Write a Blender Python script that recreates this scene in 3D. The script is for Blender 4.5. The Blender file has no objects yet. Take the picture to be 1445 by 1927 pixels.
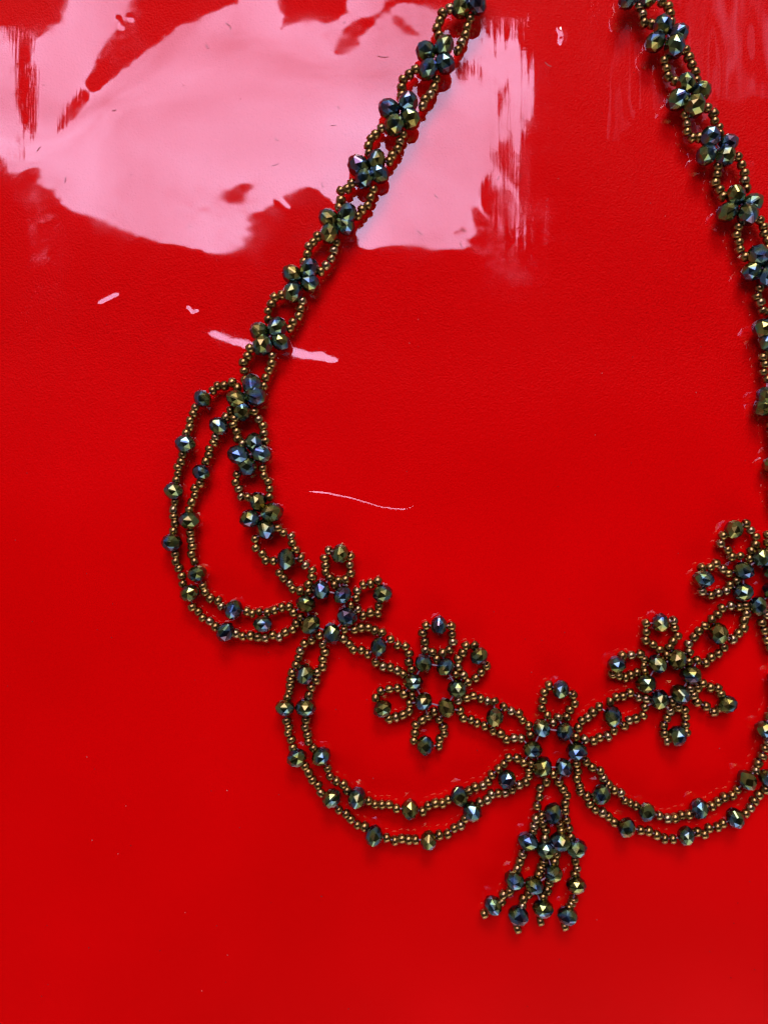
import bpy, bmesh, math, random
import numpy as np
from mathutils import Vector, Matrix

# ------------------------------------------------------------------ camera, world, light
# Lengths below are in "units" of 1/7 mm (U metres): the sheet shown is about 206 x 275 mm.
U = 1.0 / 7000.0
CAM_H = 1390.0
CX, CY = 722.5, 963.5
SC = bpy.context.scene
cam_d = bpy.data.cameras.new("camera")
cam_d.sensor_fit = 'VERTICAL'
cam_d.sensor_height = 24.0
cam_d.lens = 24.0 * CAM_H / 1927.0
cam_d.clip_start = 0.01
cam_d.clip_end = 50.0
cam = bpy.data.objects.new("camera", cam_d)
cam.location = (0, 0, CAM_H * U)
SC.collection.objects.link(cam)
SC.camera = cam
SC.view_settings.view_transform = 'Standard'
SC.view_settings.look = 'None'
SC.view_settings.exposure = 0.0
SC.view_settings.gamma = 1.0
SC.cycles.max_bounces = 8
SC.cycles.transparent_max_bounces = 12
SC.cycles.caustics_reflective = True
SC.cycles.caustics_refractive = False
SC.cycles.sample_clamp_indirect = 6.0

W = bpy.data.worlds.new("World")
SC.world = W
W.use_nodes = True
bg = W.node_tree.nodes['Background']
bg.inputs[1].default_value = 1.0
# ambient ramp for the unseen room: paler low to light the beads, dark overhead
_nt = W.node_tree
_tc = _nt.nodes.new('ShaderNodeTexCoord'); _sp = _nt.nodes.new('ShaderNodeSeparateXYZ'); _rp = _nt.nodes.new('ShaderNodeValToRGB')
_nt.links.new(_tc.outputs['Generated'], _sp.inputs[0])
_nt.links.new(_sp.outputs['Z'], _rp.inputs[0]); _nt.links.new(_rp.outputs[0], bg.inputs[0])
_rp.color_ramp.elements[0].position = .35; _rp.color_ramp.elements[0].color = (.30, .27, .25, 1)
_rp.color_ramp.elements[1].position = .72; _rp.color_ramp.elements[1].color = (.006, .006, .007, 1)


def area_lamp(name, loc, size_x, size_y, radiance, color, aim):
    """A rectangular area lamp: radiance is what its bright face shows."""
    d = bpy.data.lights.new(name, 'AREA')
    d.shape = 'RECTANGLE'
    d.size, d.size_y = size_x, size_y
    d.color = color
    d.energy = radiance * math.pi * size_x * size_y
    o = bpy.data.objects.new(name, d)
    o.location = loc
    o.rotation_euler = (Vector(aim) - Vector(loc)).to_track_quat('-Z', 'Y').to_euler() if aim else (0, 0, 0)
    SC.collection.objects.link(o)
    return o


# the roof window high over the table, the tall window behind it, a dim unseen lamp to its right, an added fill lamp opposite
roof = area_lamp("roof_window", (-0.5309, 1.4834, 2.40), 2.0882, 1.1217, 7.2, (1.0, 0.80, 1.22), None)
area_lamp("tall_window", (0.12, 1.85, 1.40), 0.80, 0.55, 20.0, (1.0, 0.93, 0.93), (0, 0.0, 0.0))
side_lamp = area_lamp("dim_side_lamp", (1.70, 2.05, 2.40), 1.9, 1.5, 0.45, (1.0, 0.62, 0.95), None)  # dim unseen source for the wispy sheen mirrored at upper right
area_lamp("rear_fill", (0.25, -1.05, 0.45), 1.1, 0.5, 2.8, (1.0, 0.95, 0.92), (0.0, -0.1, 0.0))  # fill lamp added to brighten the lower sheet, no window known there
# noise put into the roof window's light so its glare on the film varies
roof.data.use_nodes = True
_lt = roof.data.node_tree
_em = next(n for n in _lt.nodes if n.type == 'EMISSION')
_ge = _lt.nodes.new('ShaderNodeNewGeometry'); _no = _lt.nodes.new('ShaderNodeTexNoise'); _mr = _lt.nodes.new('ShaderNodeMapRange')
_no.inputs['Scale'].default_value = 1.3; _no.inputs['Detail'].default_value = 5.0
_mr.inputs['From Min'].default_value = .3; _mr.inputs['From Max'].default_value = .7
_mr.inputs['To Min'].default_value = .55; _mr.inputs['To Max'].default_value = 1.35
_lt.links.new(_ge.outputs['Position'], _no.inputs['Vector']); _lt.links.new(_no.outputs['Fac'], _mr.inputs['Value'])
_lt.links.new(_mr.outputs[0], _em.inputs['Strength'])
# streaky bands put into the side lamp to break up its mirrored rectangle
side_lamp.data.use_nodes = True
_lt = side_lamp.data.node_tree
_em = next(n for n in _lt.nodes if n.type == 'EMISSION')
_ge = _lt.nodes.new('ShaderNodeNewGeometry'); _no = _lt.nodes.new('ShaderNodeTexNoise'); _mr = _lt.nodes.new('ShaderNodeMapRange')
_ma = _lt.nodes.new('ShaderNodeMapping'); _ma.inputs['Scale'].default_value = (3.2, .9, 1.0)
_no.inputs['Scale'].default_value = 1.6; _no.inputs['Detail'].default_value = 3.0
_mr.inputs['From Min'].default_value = .42; _mr.inputs['From Max'].default_value = .66
_mr.inputs['To Min'].default_value = .04; _mr.inputs['To Max'].default_value = 1.9
_lt.links.new(_ge.outputs['Position'], _ma.inputs['Vector']); _lt.links.new(_ma.outputs[0], _no.inputs['Vector'])
_lt.links.new(_no.outputs['Fac'], _mr.inputs['Value']); _lt.links.new(_mr.outputs[0], _em.inputs['Strength'])

# ------------------------------------------------------------------ the lie of the clear film
# Heights of the film every 8 units over the rumpled upper part of the sheet
# (106 rows of 202, differences along each row, 1/32 unit steps), smooth in between.
FILM_Z = (
    (-565,-61,70,-59,71,-58,72,-57,-39,57,-38,59,-38,61,-36,61,-35,-13,11,51,44,36,49,56,29,58,31,-4,34,13,33,5,-6,-29,-30,3,2,18,19,-11,-18,-75,-32,-23,-16,-24,-22,14,7,35,61,16,7,8,5,5,3,2,1,0,-1,-2,-4,-5,-14,-47,-44,36,35,101,122,-15,1,-4,-92,-3,-90,-115,-71,-36,3,0,-2,-6,0,7,16,41,29,38,43,11,5,-5,88,48,1,-29,46,-100,-139,12,58,38,-5,4,0,0,-1,-2,-4,-4,-5,-6,-6,-8,-10,-7,-22,-5,-21,-4,-18,-22,-127,90,-265,250,0,-12,2,-11,3,-9,5,-7,6,-6,8,-4,9,-3,11,-1,12,0,14,2,15,3,17,4,19,6,20,7,22,8,24,10,24,12,26,13,27,15,29,16,30,17,32,19,33,21,34,22,36,9,18,-6,-10,-14,-26,-23,-12,-6,-15,-16,-15,-13,-10,-7,-2,1,-1,-2,-2,-2,-2,-1,0,2),
    (-540,-24,7,-11,14,-8,13,-15,-11,13,-1,17,1,19,3,18,-1,2,16,31,35,36,39,41,34,38,27,16,21,17,17,7,-3,-12,-12,-3,1,6,4,-9,-19,-35,-27,-21,-16,-15,-9,4,11,22,29,18,11,8,6,5,3,2,1,1,-1,-3,-4,-6,-12,-20,-12,17,32,54,54,13,-1,-15,-42,-34,-58,-67,-53,-32,-13,-7,-4,-3,2,8,15,25,25,28,27,17,13,15,39,27,7,-7,-4,-45,-55,-8,17,17,4,3,1,0,-1,-3,-3,-4,-5,-6,-7,-8,-9,-10,-14,-12,-15,-13,-20,-28,-47,-9,-60,54,16,2,0,-3,-1,-3,0,-2,1,0,2,1,4,3,5,4,7,6,8,7,9,9,11,9,13,11,14,12,16,13,17,15,18,17,19,18,20,19,22,20,24,21,24,22,25,23,25,22,21,13,10,0,-6,-11,-15,-15,-12,-9,-12,-12,-12,-10,-9,-6,-3,-2,-2,-2,-2,-2,-2,-1,-2,-3),
    (-503,-30,-7,-5,2,-1,3,-4,-2,5,4,10,7,11,9,11,8,10,17,24,29,31,33,33,31,30,25,19,18,16,12,7,1,-4,-6,-2,0,1,-2,-8,-15,-21,-19,-16,-13,-10,-5,2,8,15,17,14,11,8,6,4,4,2,1,0,0,-2,-4,-4,-8,-7,-2,11,22,30,27,12,-2,-13,-27,-32,-41,-45,-38,-28,-16,-10,-6,-2,2,7,12,18,19,21,20,17,15,17,21,16,7,-3,-9,-22,-25,-9,3,6,4,2,1,0,-2,-2,-3,-4,-5,-6,-8,-8,-9,-10,-12,-13,-14,-15,-18,-23,-26,-18,-19,10,8,2,0,-1,-1,-2,0,-1,1,0,2,2,3,4,4,5,6,6,7,8,8,9,10,10,11,12,12,13,14,14,15,15,17,16,18,17,19,19,20,19,21,20,22,21,21,21,20,19,16,12,7,2,-3,-6,-10,-11,-9,-10,-9,-10,-9,-9,-7,-5,-4,-3,-3,-2,-2,-2,-2,-2,-2,-3),
    (-529,5,-3,-2,0,1,1,0,1,4,6,7,8,10,9,11,11,13,17,21,25,26,29,28,27,25,23,19,16,14,11,7,3,0,-1,-2,0,-2,-3,-7,-11,-13,-14,-12,-10,-6,-4,2,6,10,11,11,9,7,5,5,3,3,1,0,0,-1,-3,-3,-4,-2,1,8,14,17,15,6,-2,-11,-20,-25,-31,-32,-28,-23,-16,-10,-6,-3,2,5,9,13,15,16,16,15,14,14,14,11,5,-1,-7,-12,-12,-7,-1,2,2,1,0,-1,-1,-3,-3,-4,-5,-6,-7,-8,-9,-10,-12,-12,-13,-15,-16,-18,-19,-14,-11,-1,1,0,0,-1,-1,-1,0,-1,1,1,2,2,3,3,5,5,5,6,7,8,8,8,10,10,10,12,12,12,13,14,14,15,15,16,16,17,18,18,18,18,19,19,20,19,19,18,18,15,14,10,7,3,-1,-4,-7,-7,-8,-7,-8,-8,-8,-7,-6,-5,-4,-3,-2,-3,-2,-2,-2,-2,-3,-3),
    (-491,-18,-5,-1,0,1,2,2,3,4,6,7,8,9,10,11,12,14,16,19,22,24,24,24,24,22,21,17,16,13,10,7,5,2,0,0,0,-2,-3,-6,-7,-10,-9,-9,-7,-5,-1,1,4,7,8,8,7,6,6,4,3,2,2,0,0,-1,-1,-2,-2,0,2,5,9,9,8,3,-3,-10,-15,-20,-23,-24,-22,-18,-14,-10,-6,-3,1,4,7,10,11,13,12,13,11,12,10,8,4,0,-4,-6,-7,-5,-1,0,0,0,0,-1,-2,-2,-4,-4,-5,-6,-7,-8,-9,-10,-10,-12,-13,-13,-14,-15,-15,-12,-9,-4,-2,-1,-1,-2,-1,0,-1,0,1,1,2,2,3,4,4,5,5,6,7,7,8,8,9,10,10,11,11,12,13,13,13,14,15,15,16,16,16,17,17,17,18,17,18,17,17,16,15,14,12,9,6,3,1,-2,-4,-5,-6,-6,-6,-7,-6,-5,-6,-4,-4,-3,-2,-3,-2,-2,-2,-2,-3,-2),
    (-517,12,1,1,1,2,3,3,4,4,6,7,8,9,11,11,12,14,16,17,20,21,21,22,21,20,18,16,15,12,10,7,6,3,2,1,0,-2,-2,-4,-5,-7,-6,-6,-5,-3,-2,2,3,5,6,6,6,5,5,3,3,2,2,1,0,0,-1,-1,-1,1,1,4,5,5,3,1,-4,-9,-12,-16,-17,-18,-18,-15,-12,-8,-6,-3,0,3,5,7,9,10,10,10,10,9,8,6,3,1,-2,-3,-4,-3,-2,0,-1,0,-1,-1,-2,-3,-3,-4,-6,-6,-6,-8,-9,-9,-10,-11,-12,-12,-13,-13,-12,-10,-8,-6,-3,-3,-2,-1,-2,0,-1,0,1,1,2,2,3,4,4,5,5,6,6,7,8,8,9,9,10,10,11,12,12,12,13,13,14,15,14,15,16,15,16,16,17,16,16,16,15,14,14,12,10,9,6,3,1,0,-2,-4,-4,-4,-5,-5,-5,-5,-4,-4,-3,-3,-2,-3,-2,-2,-2,-2,-2,-3),
    (-478,-14,-1,2,2,3,3,4,4,6,6,7,8,9,10,11,13,13,15,17,18,18,20,19,19,18,16,15,14,11,10,8,5,4,3,2,1,-1,-1,-3,-4,-4,-4,-4,-4,-1,-1,1,3,4,4,5,5,5,3,4,2,3,1,1,0,0,0,0,-1,1,1,2,2,3,1,-2,-4,-7,-10,-13,-14,-14,-14,-12,-10,-8,-5,-3,0,1,4,5,7,7,9,8,8,7,6,5,3,1,0,-2,-2,-2,-1,-1,0,-1,-1,-2,-2,-2,-4,-4,-5,-6,-7,-8,-8,-9,-10,-10,-11,-11,-12,-11,-11,-9,-7,-6,-5,-3,-2,-2,-2,-1,0,0,1,1,2,2,3,4,4,4,6,5,7,6,8,8,8,9,9,10,11,11,11,12,12,13,13,14,14,14,14,15,15,15,15,15,14,15,13,14,12,10,10,7,6,4,2,1,-1,-2,-3,-4,-3,-4,-4,-4,-3,-3,-3,-3,-2,-2,-2,-2,-2,-2,-2,-2),
    (-494,3,5,5,4,4,4,5,4,6,6,8,8,9,10,11,12,13,14,16,16,18,17,17,18,16,15,14,13,11,9,8,6,5,3,2,2,0,-1,-1,-2,-3,-3,-2,-2,-1,0,2,2,3,4,4,4,4,3,3,2,2,2,1,0,0,0,0,0,0,1,0,1,1,-1,-2,-4,-7,-9,-10,-11,-12,-11,-10,-8,-7,-4,-3,-1,1,2,4,5,6,6,7,6,6,5,4,3,2,0,0,-1,-2,0,-1,-1,-1,-1,-2,-2,-3,-3,-4,-5,-6,-7,-7,-8,-9,-10,-10,-10,-10,-11,-10,-10,-8,-7,-6,-5,-4,-3,-2,-1,-1,-1,1,0,2,1,3,3,3,4,5,5,5,6,7,7,8,8,8,9,10,10,10,11,12,11,12,13,13,13,13,14,13,14,14,14,14,13,13,13,12,11,10,8,7,6,4,2,2,0,-1,-2,-2,-3,-3,-3,-3,-2,-3,-2,-3,-1,-2,-2,-2,-1,-2,-2,-3),
    (-524,32,14,8,6,5,4,5,5,6,6,7,8,10,9,11,12,13,13,15,15,16,16,16,16,15,14,13,12,11,9,7,7,5,4,3,2,1,0,0,-1,-2,-1,-1,-1,0,0,2,2,3,3,3,4,3,3,2,3,1,2,1,0,1,0,-1,0,0,0,0,0,-1,-1,-3,-5,-6,-7,-9,-9,-10,-9,-8,-7,-6,-4,-2,-2,1,1,3,3,5,5,5,5,4,5,3,3,2,1,1,-1,0,-1,-1,0,-1,-1,-2,-2,-3,-4,-4,-5,-6,-6,-8,-8,-8,-9,-10,-9,-10,-10,-9,-9,-8,-7,-6,-5,-4,-3,-3,-1,-1,-1,0,1,1,2,3,3,3,4,4,5,6,6,6,7,7,8,8,9,9,9,10,11,11,11,11,12,12,12,13,13,12,13,13,13,13,12,12,12,11,10,9,8,7,5,4,3,2,0,0,0,-2,-2,-2,-2,-2,-2,-2,-2,-2,-1,-2,-1,-2,-1,-2,-1,-2),
    (-491,16,11,8,5,5,5,5,5,6,6,7,9,8,10,11,11,13,13,14,14,15,15,15,14,14,13,13,11,10,9,7,7,5,5,3,3,1,1,1,0,-1,0,0,0,1,1,1,2,3,3,3,3,3,2,2,2,2,1,1,1,0,0,0,-1,0,0,-1,-1,-2,-2,-3,-5,-5,-7,-7,-8,-8,-7,-7,-6,-5,-3,-3,-1,-1,1,1,3,3,4,4,4,4,3,3,3,2,2,1,0,0,0,-1,0,-1,-2,-1,-3,-3,-3,-4,-5,-6,-6,-7,-8,-8,-9,-9,-10,-9,-9,-9,-9,-8,-6,-6,-5,-4,-4,-2,-2,-1,0,0,1,1,2,2,3,3,4,4,5,5,6,6,7,7,7,8,9,8,10,9,10,10,11,11,11,11,12,11,12,12,13,12,12,11,12,11,11,10,9,8,8,6,5,5,3,2,1,1,0,-1,-1,-1,-2,-1,-2,-1,-2,-1,-1,-1,-1,-2,-1,-1,-1,-2),
    (-461,8,7,5,4,5,4,5,5,6,7,7,8,9,9,11,11,12,12,14,13,14,14,14,14,13,12,12,11,9,9,8,6,6,5,3,3,3,1,1,1,0,1,1,1,1,2,1,3,2,3,2,3,2,3,2,1,2,1,1,0,1,0,-1,0,-1,-1,-1,-2,-2,-2,-4,-4,-5,-6,-7,-7,-6,-7,-5,-5,-4,-3,-3,-1,-1,0,1,1,2,3,3,3,3,3,3,3,2,2,1,1,0,0,0,0,-1,-2,-1,-3,-3,-3,-4,-5,-6,-6,-7,-8,-8,-8,-9,-9,-9,-9,-9,-8,-7,-7,-6,-5,-4,-3,-3,-2,-1,0,0,1,1,2,2,3,3,4,4,5,5,5,6,7,6,8,7,8,8,9,9,10,9,10,11,10,11,11,11,11,11,12,11,11,11,11,10,10,9,9,8,7,6,5,4,4,2,2,1,0,0,0,-1,0,-1,-1,-1,-1,-1,-1,-1,-1,0,-1,-1,-1,-1),
    (-423,-5,0,3,3,4,4,4,5,6,6,7,8,9,10,10,11,11,12,13,13,13,14,13,13,12,12,11,10,10,8,8,7,6,5,4,3,3,2,2,1,2,1,1,2,1,2,2,2,3,2,3,2,2,2,2,2,1,1,1,0,0,0,0,-1,-1,-1,-2,-2,-2,-3,-4,-4,-5,-5,-6,-6,-6,-5,-5,-4,-3,-3,-3,-1,-1,-1,0,1,1,2,2,2,3,3,2,3,3,2,1,2,0,1,-1,0,-2,-1,-2,-2,-3,-3,-4,-5,-5,-6,-7,-8,-8,-8,-8,-9,-9,-9,-8,-8,-8,-6,-6,-5,-4,-4,-2,-2,-1,-1,1,0,2,1,3,2,4,3,4,5,5,5,6,6,6,7,8,7,8,8,9,9,9,10,9,10,11,10,10,11,10,11,10,11,10,10,9,10,8,8,8,6,6,5,5,3,3,2,2,1,0,0,0,0,0,-1,-1,0,-1,0,-1,0,0,-1,0,0,-1),
    (-411,1,-1,1,2,3,3,5,4,6,6,8,8,8,9,10,11,11,12,12,13,13,12,13,12,12,11,11,10,9,8,8,7,6,5,5,4,3,3,2,2,2,2,2,2,2,2,2,2,3,2,2,3,2,1,2,1,1,1,1,0,0,0,-1,-1,-1,-1,-2,-3,-2,-3,-4,-4,-5,-5,-5,-5,-5,-5,-4,-3,-3,-3,-2,-2,-1,-1,-1,0,1,1,2,1,2,3,2,3,3,2,2,2,1,0,-1,-1,-1,-1,-2,-2,-3,-3,-4,-4,-5,-6,-7,-8,-7,-8,-9,-9,-8,-9,-8,-8,-8,-6,-6,-5,-4,-3,-3,-2,-1,0,0,1,1,2,2,3,3,3,4,5,4,5,6,6,6,7,7,7,7,8,8,9,9,9,9,9,10,10,9,10,10,10,10,10,9,9,9,9,8,8,7,6,6,5,4,3,3,3,2,1,1,1,0,0,0,0,0,0,0,0,0,0,0,0,0,0,1),
    (-373,-18,-4,-1,1,3,3,4,4,6,6,7,8,9,9,10,10,11,12,11,13,12,12,12,11,12,11,10,10,9,8,8,7,6,6,5,4,4,3,3,2,3,2,3,2,2,3,2,2,3,2,2,2,2,2,1,1,1,1,0,0,0,-1,-1,-1,-1,-2,-2,-2,-3,-3,-4,-4,-4,-5,-4,-5,-4,-4,-4,-3,-2,-3,-2,-2,-2,-1,-1,0,0,1,1,1,2,2,2,3,3,2,3,2,1,0,-2,-1,-1,-1,-2,-2,-3,-3,-4,-4,-5,-6,-6,-7,-8,-8,-8,-9,-8,-9,-8,-8,-8,-6,-6,-5,-4,-3,-3,-2,-1,0,0,1,1,2,2,2,4,3,4,4,4,5,6,5,6,7,6,7,7,8,8,8,8,8,9,9,9,9,9,10,9,9,10,9,9,8,9,8,7,7,7,6,6,4,5,3,4,2,2,2,1,2,0,1,0,1,0,0,1,0,0,0,1,0,1,1,1),
    (-388,4,0,0,1,3,3,3,5,5,6,7,8,9,9,9,11,10,12,11,12,12,12,11,12,10,11,10,10,9,8,8,7,7,5,6,4,4,4,3,4,3,2,3,3,2,2,3,2,3,2,2,2,2,1,1,1,1,0,0,0,-1,-1,-1,-1,-1,-2,-2,-2,-3,-3,-4,-3,-5,-4,-4,-5,-4,-3,-3,-3,-2,-3,-2,-2,-2,-2,-1,0,0,0,1,1,1,3,2,3,3,3,3,1,1,0,-1,-2,-1,-1,-2,-2,-3,-3,-4,-4,-5,-6,-6,-7,-7,-8,-8,-9,-8,-9,-9,-8,-7,-7,-5,-5,-4,-4,-2,-2,-1,-1,1,0,2,1,2,3,3,3,4,4,4,5,5,5,6,6,6,7,7,7,7,8,8,8,8,9,8,9,8,9,9,9,8,9,8,8,8,8,7,7,6,6,5,5,4,4,3,3,2,2,2,2,1,1,0,1,1,0,1,1,0,1,1,1,1,1,2),
    (-373,-1,0,1,2,2,3,3,5,5,6,7,8,8,9,10,10,11,11,11,12,12,11,12,10,11,10,10,9,9,9,7,8,7,6,5,5,4,4,4,4,4,3,3,2,3,3,2,2,3,2,2,2,2,1,1,0,1,-1,0,0,-1,-1,-1,-2,-1,-2,-2,-3,-2,-3,-3,-4,-4,-4,-4,-4,-3,-3,-3,-3,-3,-3,-2,-2,-2,-1,-1,-1,0,0,0,1,2,3,3,3,3,2,2,2,0,1,-1,-1,-2,-2,-2,-2,-3,-3,-4,-4,-5,-6,-6,-6,-7,-8,-8,-8,-9,-9,-9,-8,-8,-6,-6,-5,-4,-3,-3,-2,-1,0,0,1,1,2,2,2,3,3,4,3,5,4,5,5,5,6,6,6,7,7,7,7,7,8,8,8,8,8,8,9,8,8,8,8,8,8,7,7,7,6,6,6,5,5,4,4,3,3,3,2,2,2,1,2,1,1,1,1,1,1,0,1,2,1,1,2,3),
    (-365,1,1,1,1,3,3,3,4,5,6,7,8,8,9,10,10,11,11,11,12,11,11,11,11,10,10,10,9,9,9,8,7,7,7,5,6,5,4,5,4,3,4,3,3,2,3,2,3,2,2,2,2,1,1,1,0,0,0,-1,-1,-1,-1,-1,-2,-1,-2,-2,-3,-2,-3,-3,-3,-4,-3,-4,-4,-2,-3,-4,-3,-3,-3,-2,-3,-1,-1,-1,-1,0,-1,1,1,3,3,3,3,3,2,1,1,1,1,0,-1,-2,-3,-2,-2,-3,-3,-4,-5,-5,-6,-6,-6,-7,-8,-7,-8,-10,-9,-9,-8,-7,-7,-5,-5,-4,-4,-2,-2,-1,-1,1,0,1,2,2,2,3,3,3,4,4,4,5,4,6,5,6,6,6,6,7,7,7,7,7,8,8,7,8,8,8,7,8,7,8,7,7,7,6,6,6,6,5,4,4,4,4,3,3,2,2,2,2,2,1,1,2,1,1,1,2,1,1,2,1,1,2),
    (-354,0,1,1,2,2,3,3,5,4,6,6,8,9,9,10,10,11,11,11,12,11,10,11,10,11,9,10,10,9,8,8,8,7,7,6,6,5,6,4,5,4,3,3,3,3,2,3,2,2,2,2,1,1,1,0,0,0,-1,0,-1,-1,-2,-1,-2,-1,-2,-2,-3,-2,-3,-2,-3,-3,-3,-3,-3,-3,-4,-3,-4,-3,-3,-2,-2,-2,-1,-1,0,-1,0,1,2,2,3,3,3,3,1,2,1,1,0,0,0,-2,-2,-3,-3,-3,-3,-4,-5,-5,-6,-6,-7,-8,-7,-9,-8,-10,-9,-8,-7,-7,-7,-5,-5,-4,-4,-2,-2,-1,0,0,0,1,2,1,3,2,3,3,4,3,4,5,4,5,6,5,6,5,7,6,6,7,7,7,7,7,7,8,7,7,8,7,7,7,7,6,7,6,6,5,5,5,5,4,4,3,4,3,2,3,2,2,2,1,2,2,1,2,1,2,1,2,1,2,1,0),
    (-344,0,1,1,2,2,3,4,4,5,5,6,8,8,10,9,11,11,11,12,11,10,11,10,10,10,10,10,10,9,8,9,8,7,7,7,6,6,6,5,4,4,4,3,3,3,2,3,2,2,2,1,1,0,1,0,-1,0,-1,-1,-1,-1,-2,-1,-2,-2,-2,-2,-2,-2,-2,-3,-2,-3,-2,-3,-2,-3,-4,-4,-3,-3,-3,-2,-2,-2,-1,-1,0,-1,0,2,2,2,3,3,3,2,1,2,1,0,1,0,0,-1,-2,-3,-3,-4,-3,-5,-5,-5,-7,-6,-8,-8,-8,-9,-9,-9,-9,-8,-7,-7,-6,-5,-4,-4,-4,-2,-2,-1,0,0,0,1,1,2,2,2,3,3,3,4,4,4,4,5,5,5,5,6,6,5,7,6,6,7,7,6,7,7,7,7,7,7,6,7,7,6,6,6,5,6,5,4,5,4,4,3,4,3,3,2,3,2,2,2,2,2,1,2,2,2,2,1,2,2,1,1),
    (-335,1,0,2,2,2,3,4,4,5,6,6,6,9,9,10,11,11,12,11,10,11,10,10,11,10,10,9,10,9,9,9,8,8,7,7,7,6,6,5,5,4,4,4,3,2,3,2,2,2,1,1,0,0,0,0,0,-1,-1,-1,-2,-1,-2,-2,-1,-2,-2,-2,-2,-2,-2,-3,-2,-2,-2,-2,-3,-3,-3,-3,-3,-3,-3,-2,-2,-1,-1,-1,-1,0,0,2,2,3,2,3,2,2,1,2,0,1,1,0,-1,0,-2,-2,-3,-4,-5,-4,-6,-6,-6,-8,-7,-9,-9,-9,-9,-10,-8,-8,-8,-6,-6,-5,-4,-4,-2,-2,-2,-1,-1,0,0,1,1,2,2,2,2,3,3,4,3,4,4,5,5,4,5,6,5,6,6,6,6,6,6,7,6,7,6,7,6,7,6,6,7,5,6,6,5,5,5,5,4,4,4,4,3,3,3,3,2,3,2,2,3,2,2,2,2,2,2,2,2,2,2,2),
    (-326,1,1,1,2,3,3,4,4,5,6,6,7,7,9,10,11,12,11,11,11,10,11,10,10,10,10,10,10,9,9,9,9,8,8,7,8,6,6,6,5,4,4,3,4,2,3,2,2,1,0,0,0,0,0,-1,-1,-1,-1,-1,-2,-2,-1,-2,-2,-2,-2,-2,-2,-2,-2,-2,-2,-2,-2,-2,-2,-3,-2,-3,-3,-3,-2,-2,-1,-2,-1,0,-1,0,1,2,2,3,2,2,2,2,1,1,0,1,0,0,0,-1,-2,-2,-3,-4,-4,-5,-6,-6,-7,-8,-8,-9,-10,-9,-10,-9,-9,-8,-7,-7,-5,-5,-4,-4,-2,-2,0,-1,-1,-1,0,1,1,1,2,2,3,2,3,3,4,4,4,4,4,5,4,5,6,5,5,6,6,6,6,6,6,6,6,6,7,6,6,6,6,5,6,5,5,5,5,5,4,4,4,3,4,3,3,3,2,3,3,2,2,3,2,2,3,2,2,3,2,3,2,3),
    (-317,1,1,2,2,2,3,4,5,5,5,6,7,8,8,11,11,11,12,11,10,11,10,11,10,10,10,10,10,10,9,9,9,9,8,8,8,7,6,6,5,4,4,4,3,3,2,2,1,0,0,0,0,-1,-1,-1,-1,-1,-2,-2,-1,-2,-2,-2,-2,-2,-2,-2,-2,-2,-2,-2,-1,-2,-2,-2,-2,-2,-3,-2,-2,-3,-1,-2,-1,-1,-1,0,0,0,2,2,2,2,3,1,1,1,1,0,1,0,0,0,0,-1,-2,-2,-3,-4,-4,-5,-6,-7,-7,-8,-9,-10,-10,-10,-10,-9,-9,-8,-7,-7,-6,-4,-4,-3,-3,-1,-1,0,-1,0,0,0,1,2,1,2,3,2,3,3,3,4,3,4,4,5,4,5,5,5,5,5,6,5,6,6,5,6,6,6,6,6,5,6,6,5,5,6,5,4,5,4,5,4,3,4,3,4,3,3,3,2,3,3,2,3,2,3,2,3,3,2,3,3,3,3),
    (-308,1,1,2,2,3,3,3,5,5,5,7,6,8,9,10,11,12,11,11,11,10,11,10,11,10,10,10,10,10,10,10,9,9,9,9,8,7,6,6,5,5,4,3,4,2,2,2,0,0,-1,0,-1,-1,-2,-1,-2,-1,-2,-2,-2,-2,-2,-2,-2,-2,-3,-1,-2,-2,-2,-2,-2,-1,-2,-2,-1,-2,-2,-2,-2,-2,-1,-1,-1,0,-1,1,0,1,2,2,2,2,2,0,1,0,1,0,0,0,0,0,-1,-1,-2,-2,-3,-4,-4,-5,-6,-7,-7,-9,-9,-11,-11,-10,-10,-10,-9,-8,-7,-6,-6,-5,-4,-3,-2,-1,-1,0,0,0,0,0,1,2,1,2,2,2,3,3,3,3,4,3,4,4,5,4,5,4,5,5,5,6,5,5,6,6,5,6,5,6,5,6,5,5,5,5,5,5,4,4,4,4,4,4,3,4,3,3,3,3,3,2,3,3,2,3,3,3,3,3,3,3,4,3),
    (-299,1,1,2,2,2,4,3,5,5,5,6,7,8,9,10,11,12,11,11,11,11,11,10,11,10,10,11,10,10,11,10,10,9,10,9,8,8,6,6,5,5,4,4,2,3,1,1,0,-1,-1,-1,-1,-2,-2,-2,-2,-2,-2,-2,-2,-3,-2,-2,-2,-2,-3,-2,-1,-2,-2,-2,-1,-2,-1,-2,-1,-2,-2,-1,-2,-1,-1,0,0,0,1,1,1,2,2,2,1,1,1,0,0,0,0,0,0,-1,0,-1,-1,-1,-2,-2,-3,-4,-4,-5,-5,-7,-7,-9,-10,-12,-11,-11,-11,-9,-9,-8,-8,-7,-5,-5,-3,-3,-2,-1,-1,0,0,0,0,1,1,1,2,1,2,3,2,3,2,3,4,3,4,4,4,4,4,5,4,5,5,5,5,5,5,6,5,5,5,6,5,5,5,5,5,5,4,5,4,4,5,3,4,4,3,4,3,3,3,3,3,3,3,3,3,3,3,3,3,3,4,3,4,4),
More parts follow.
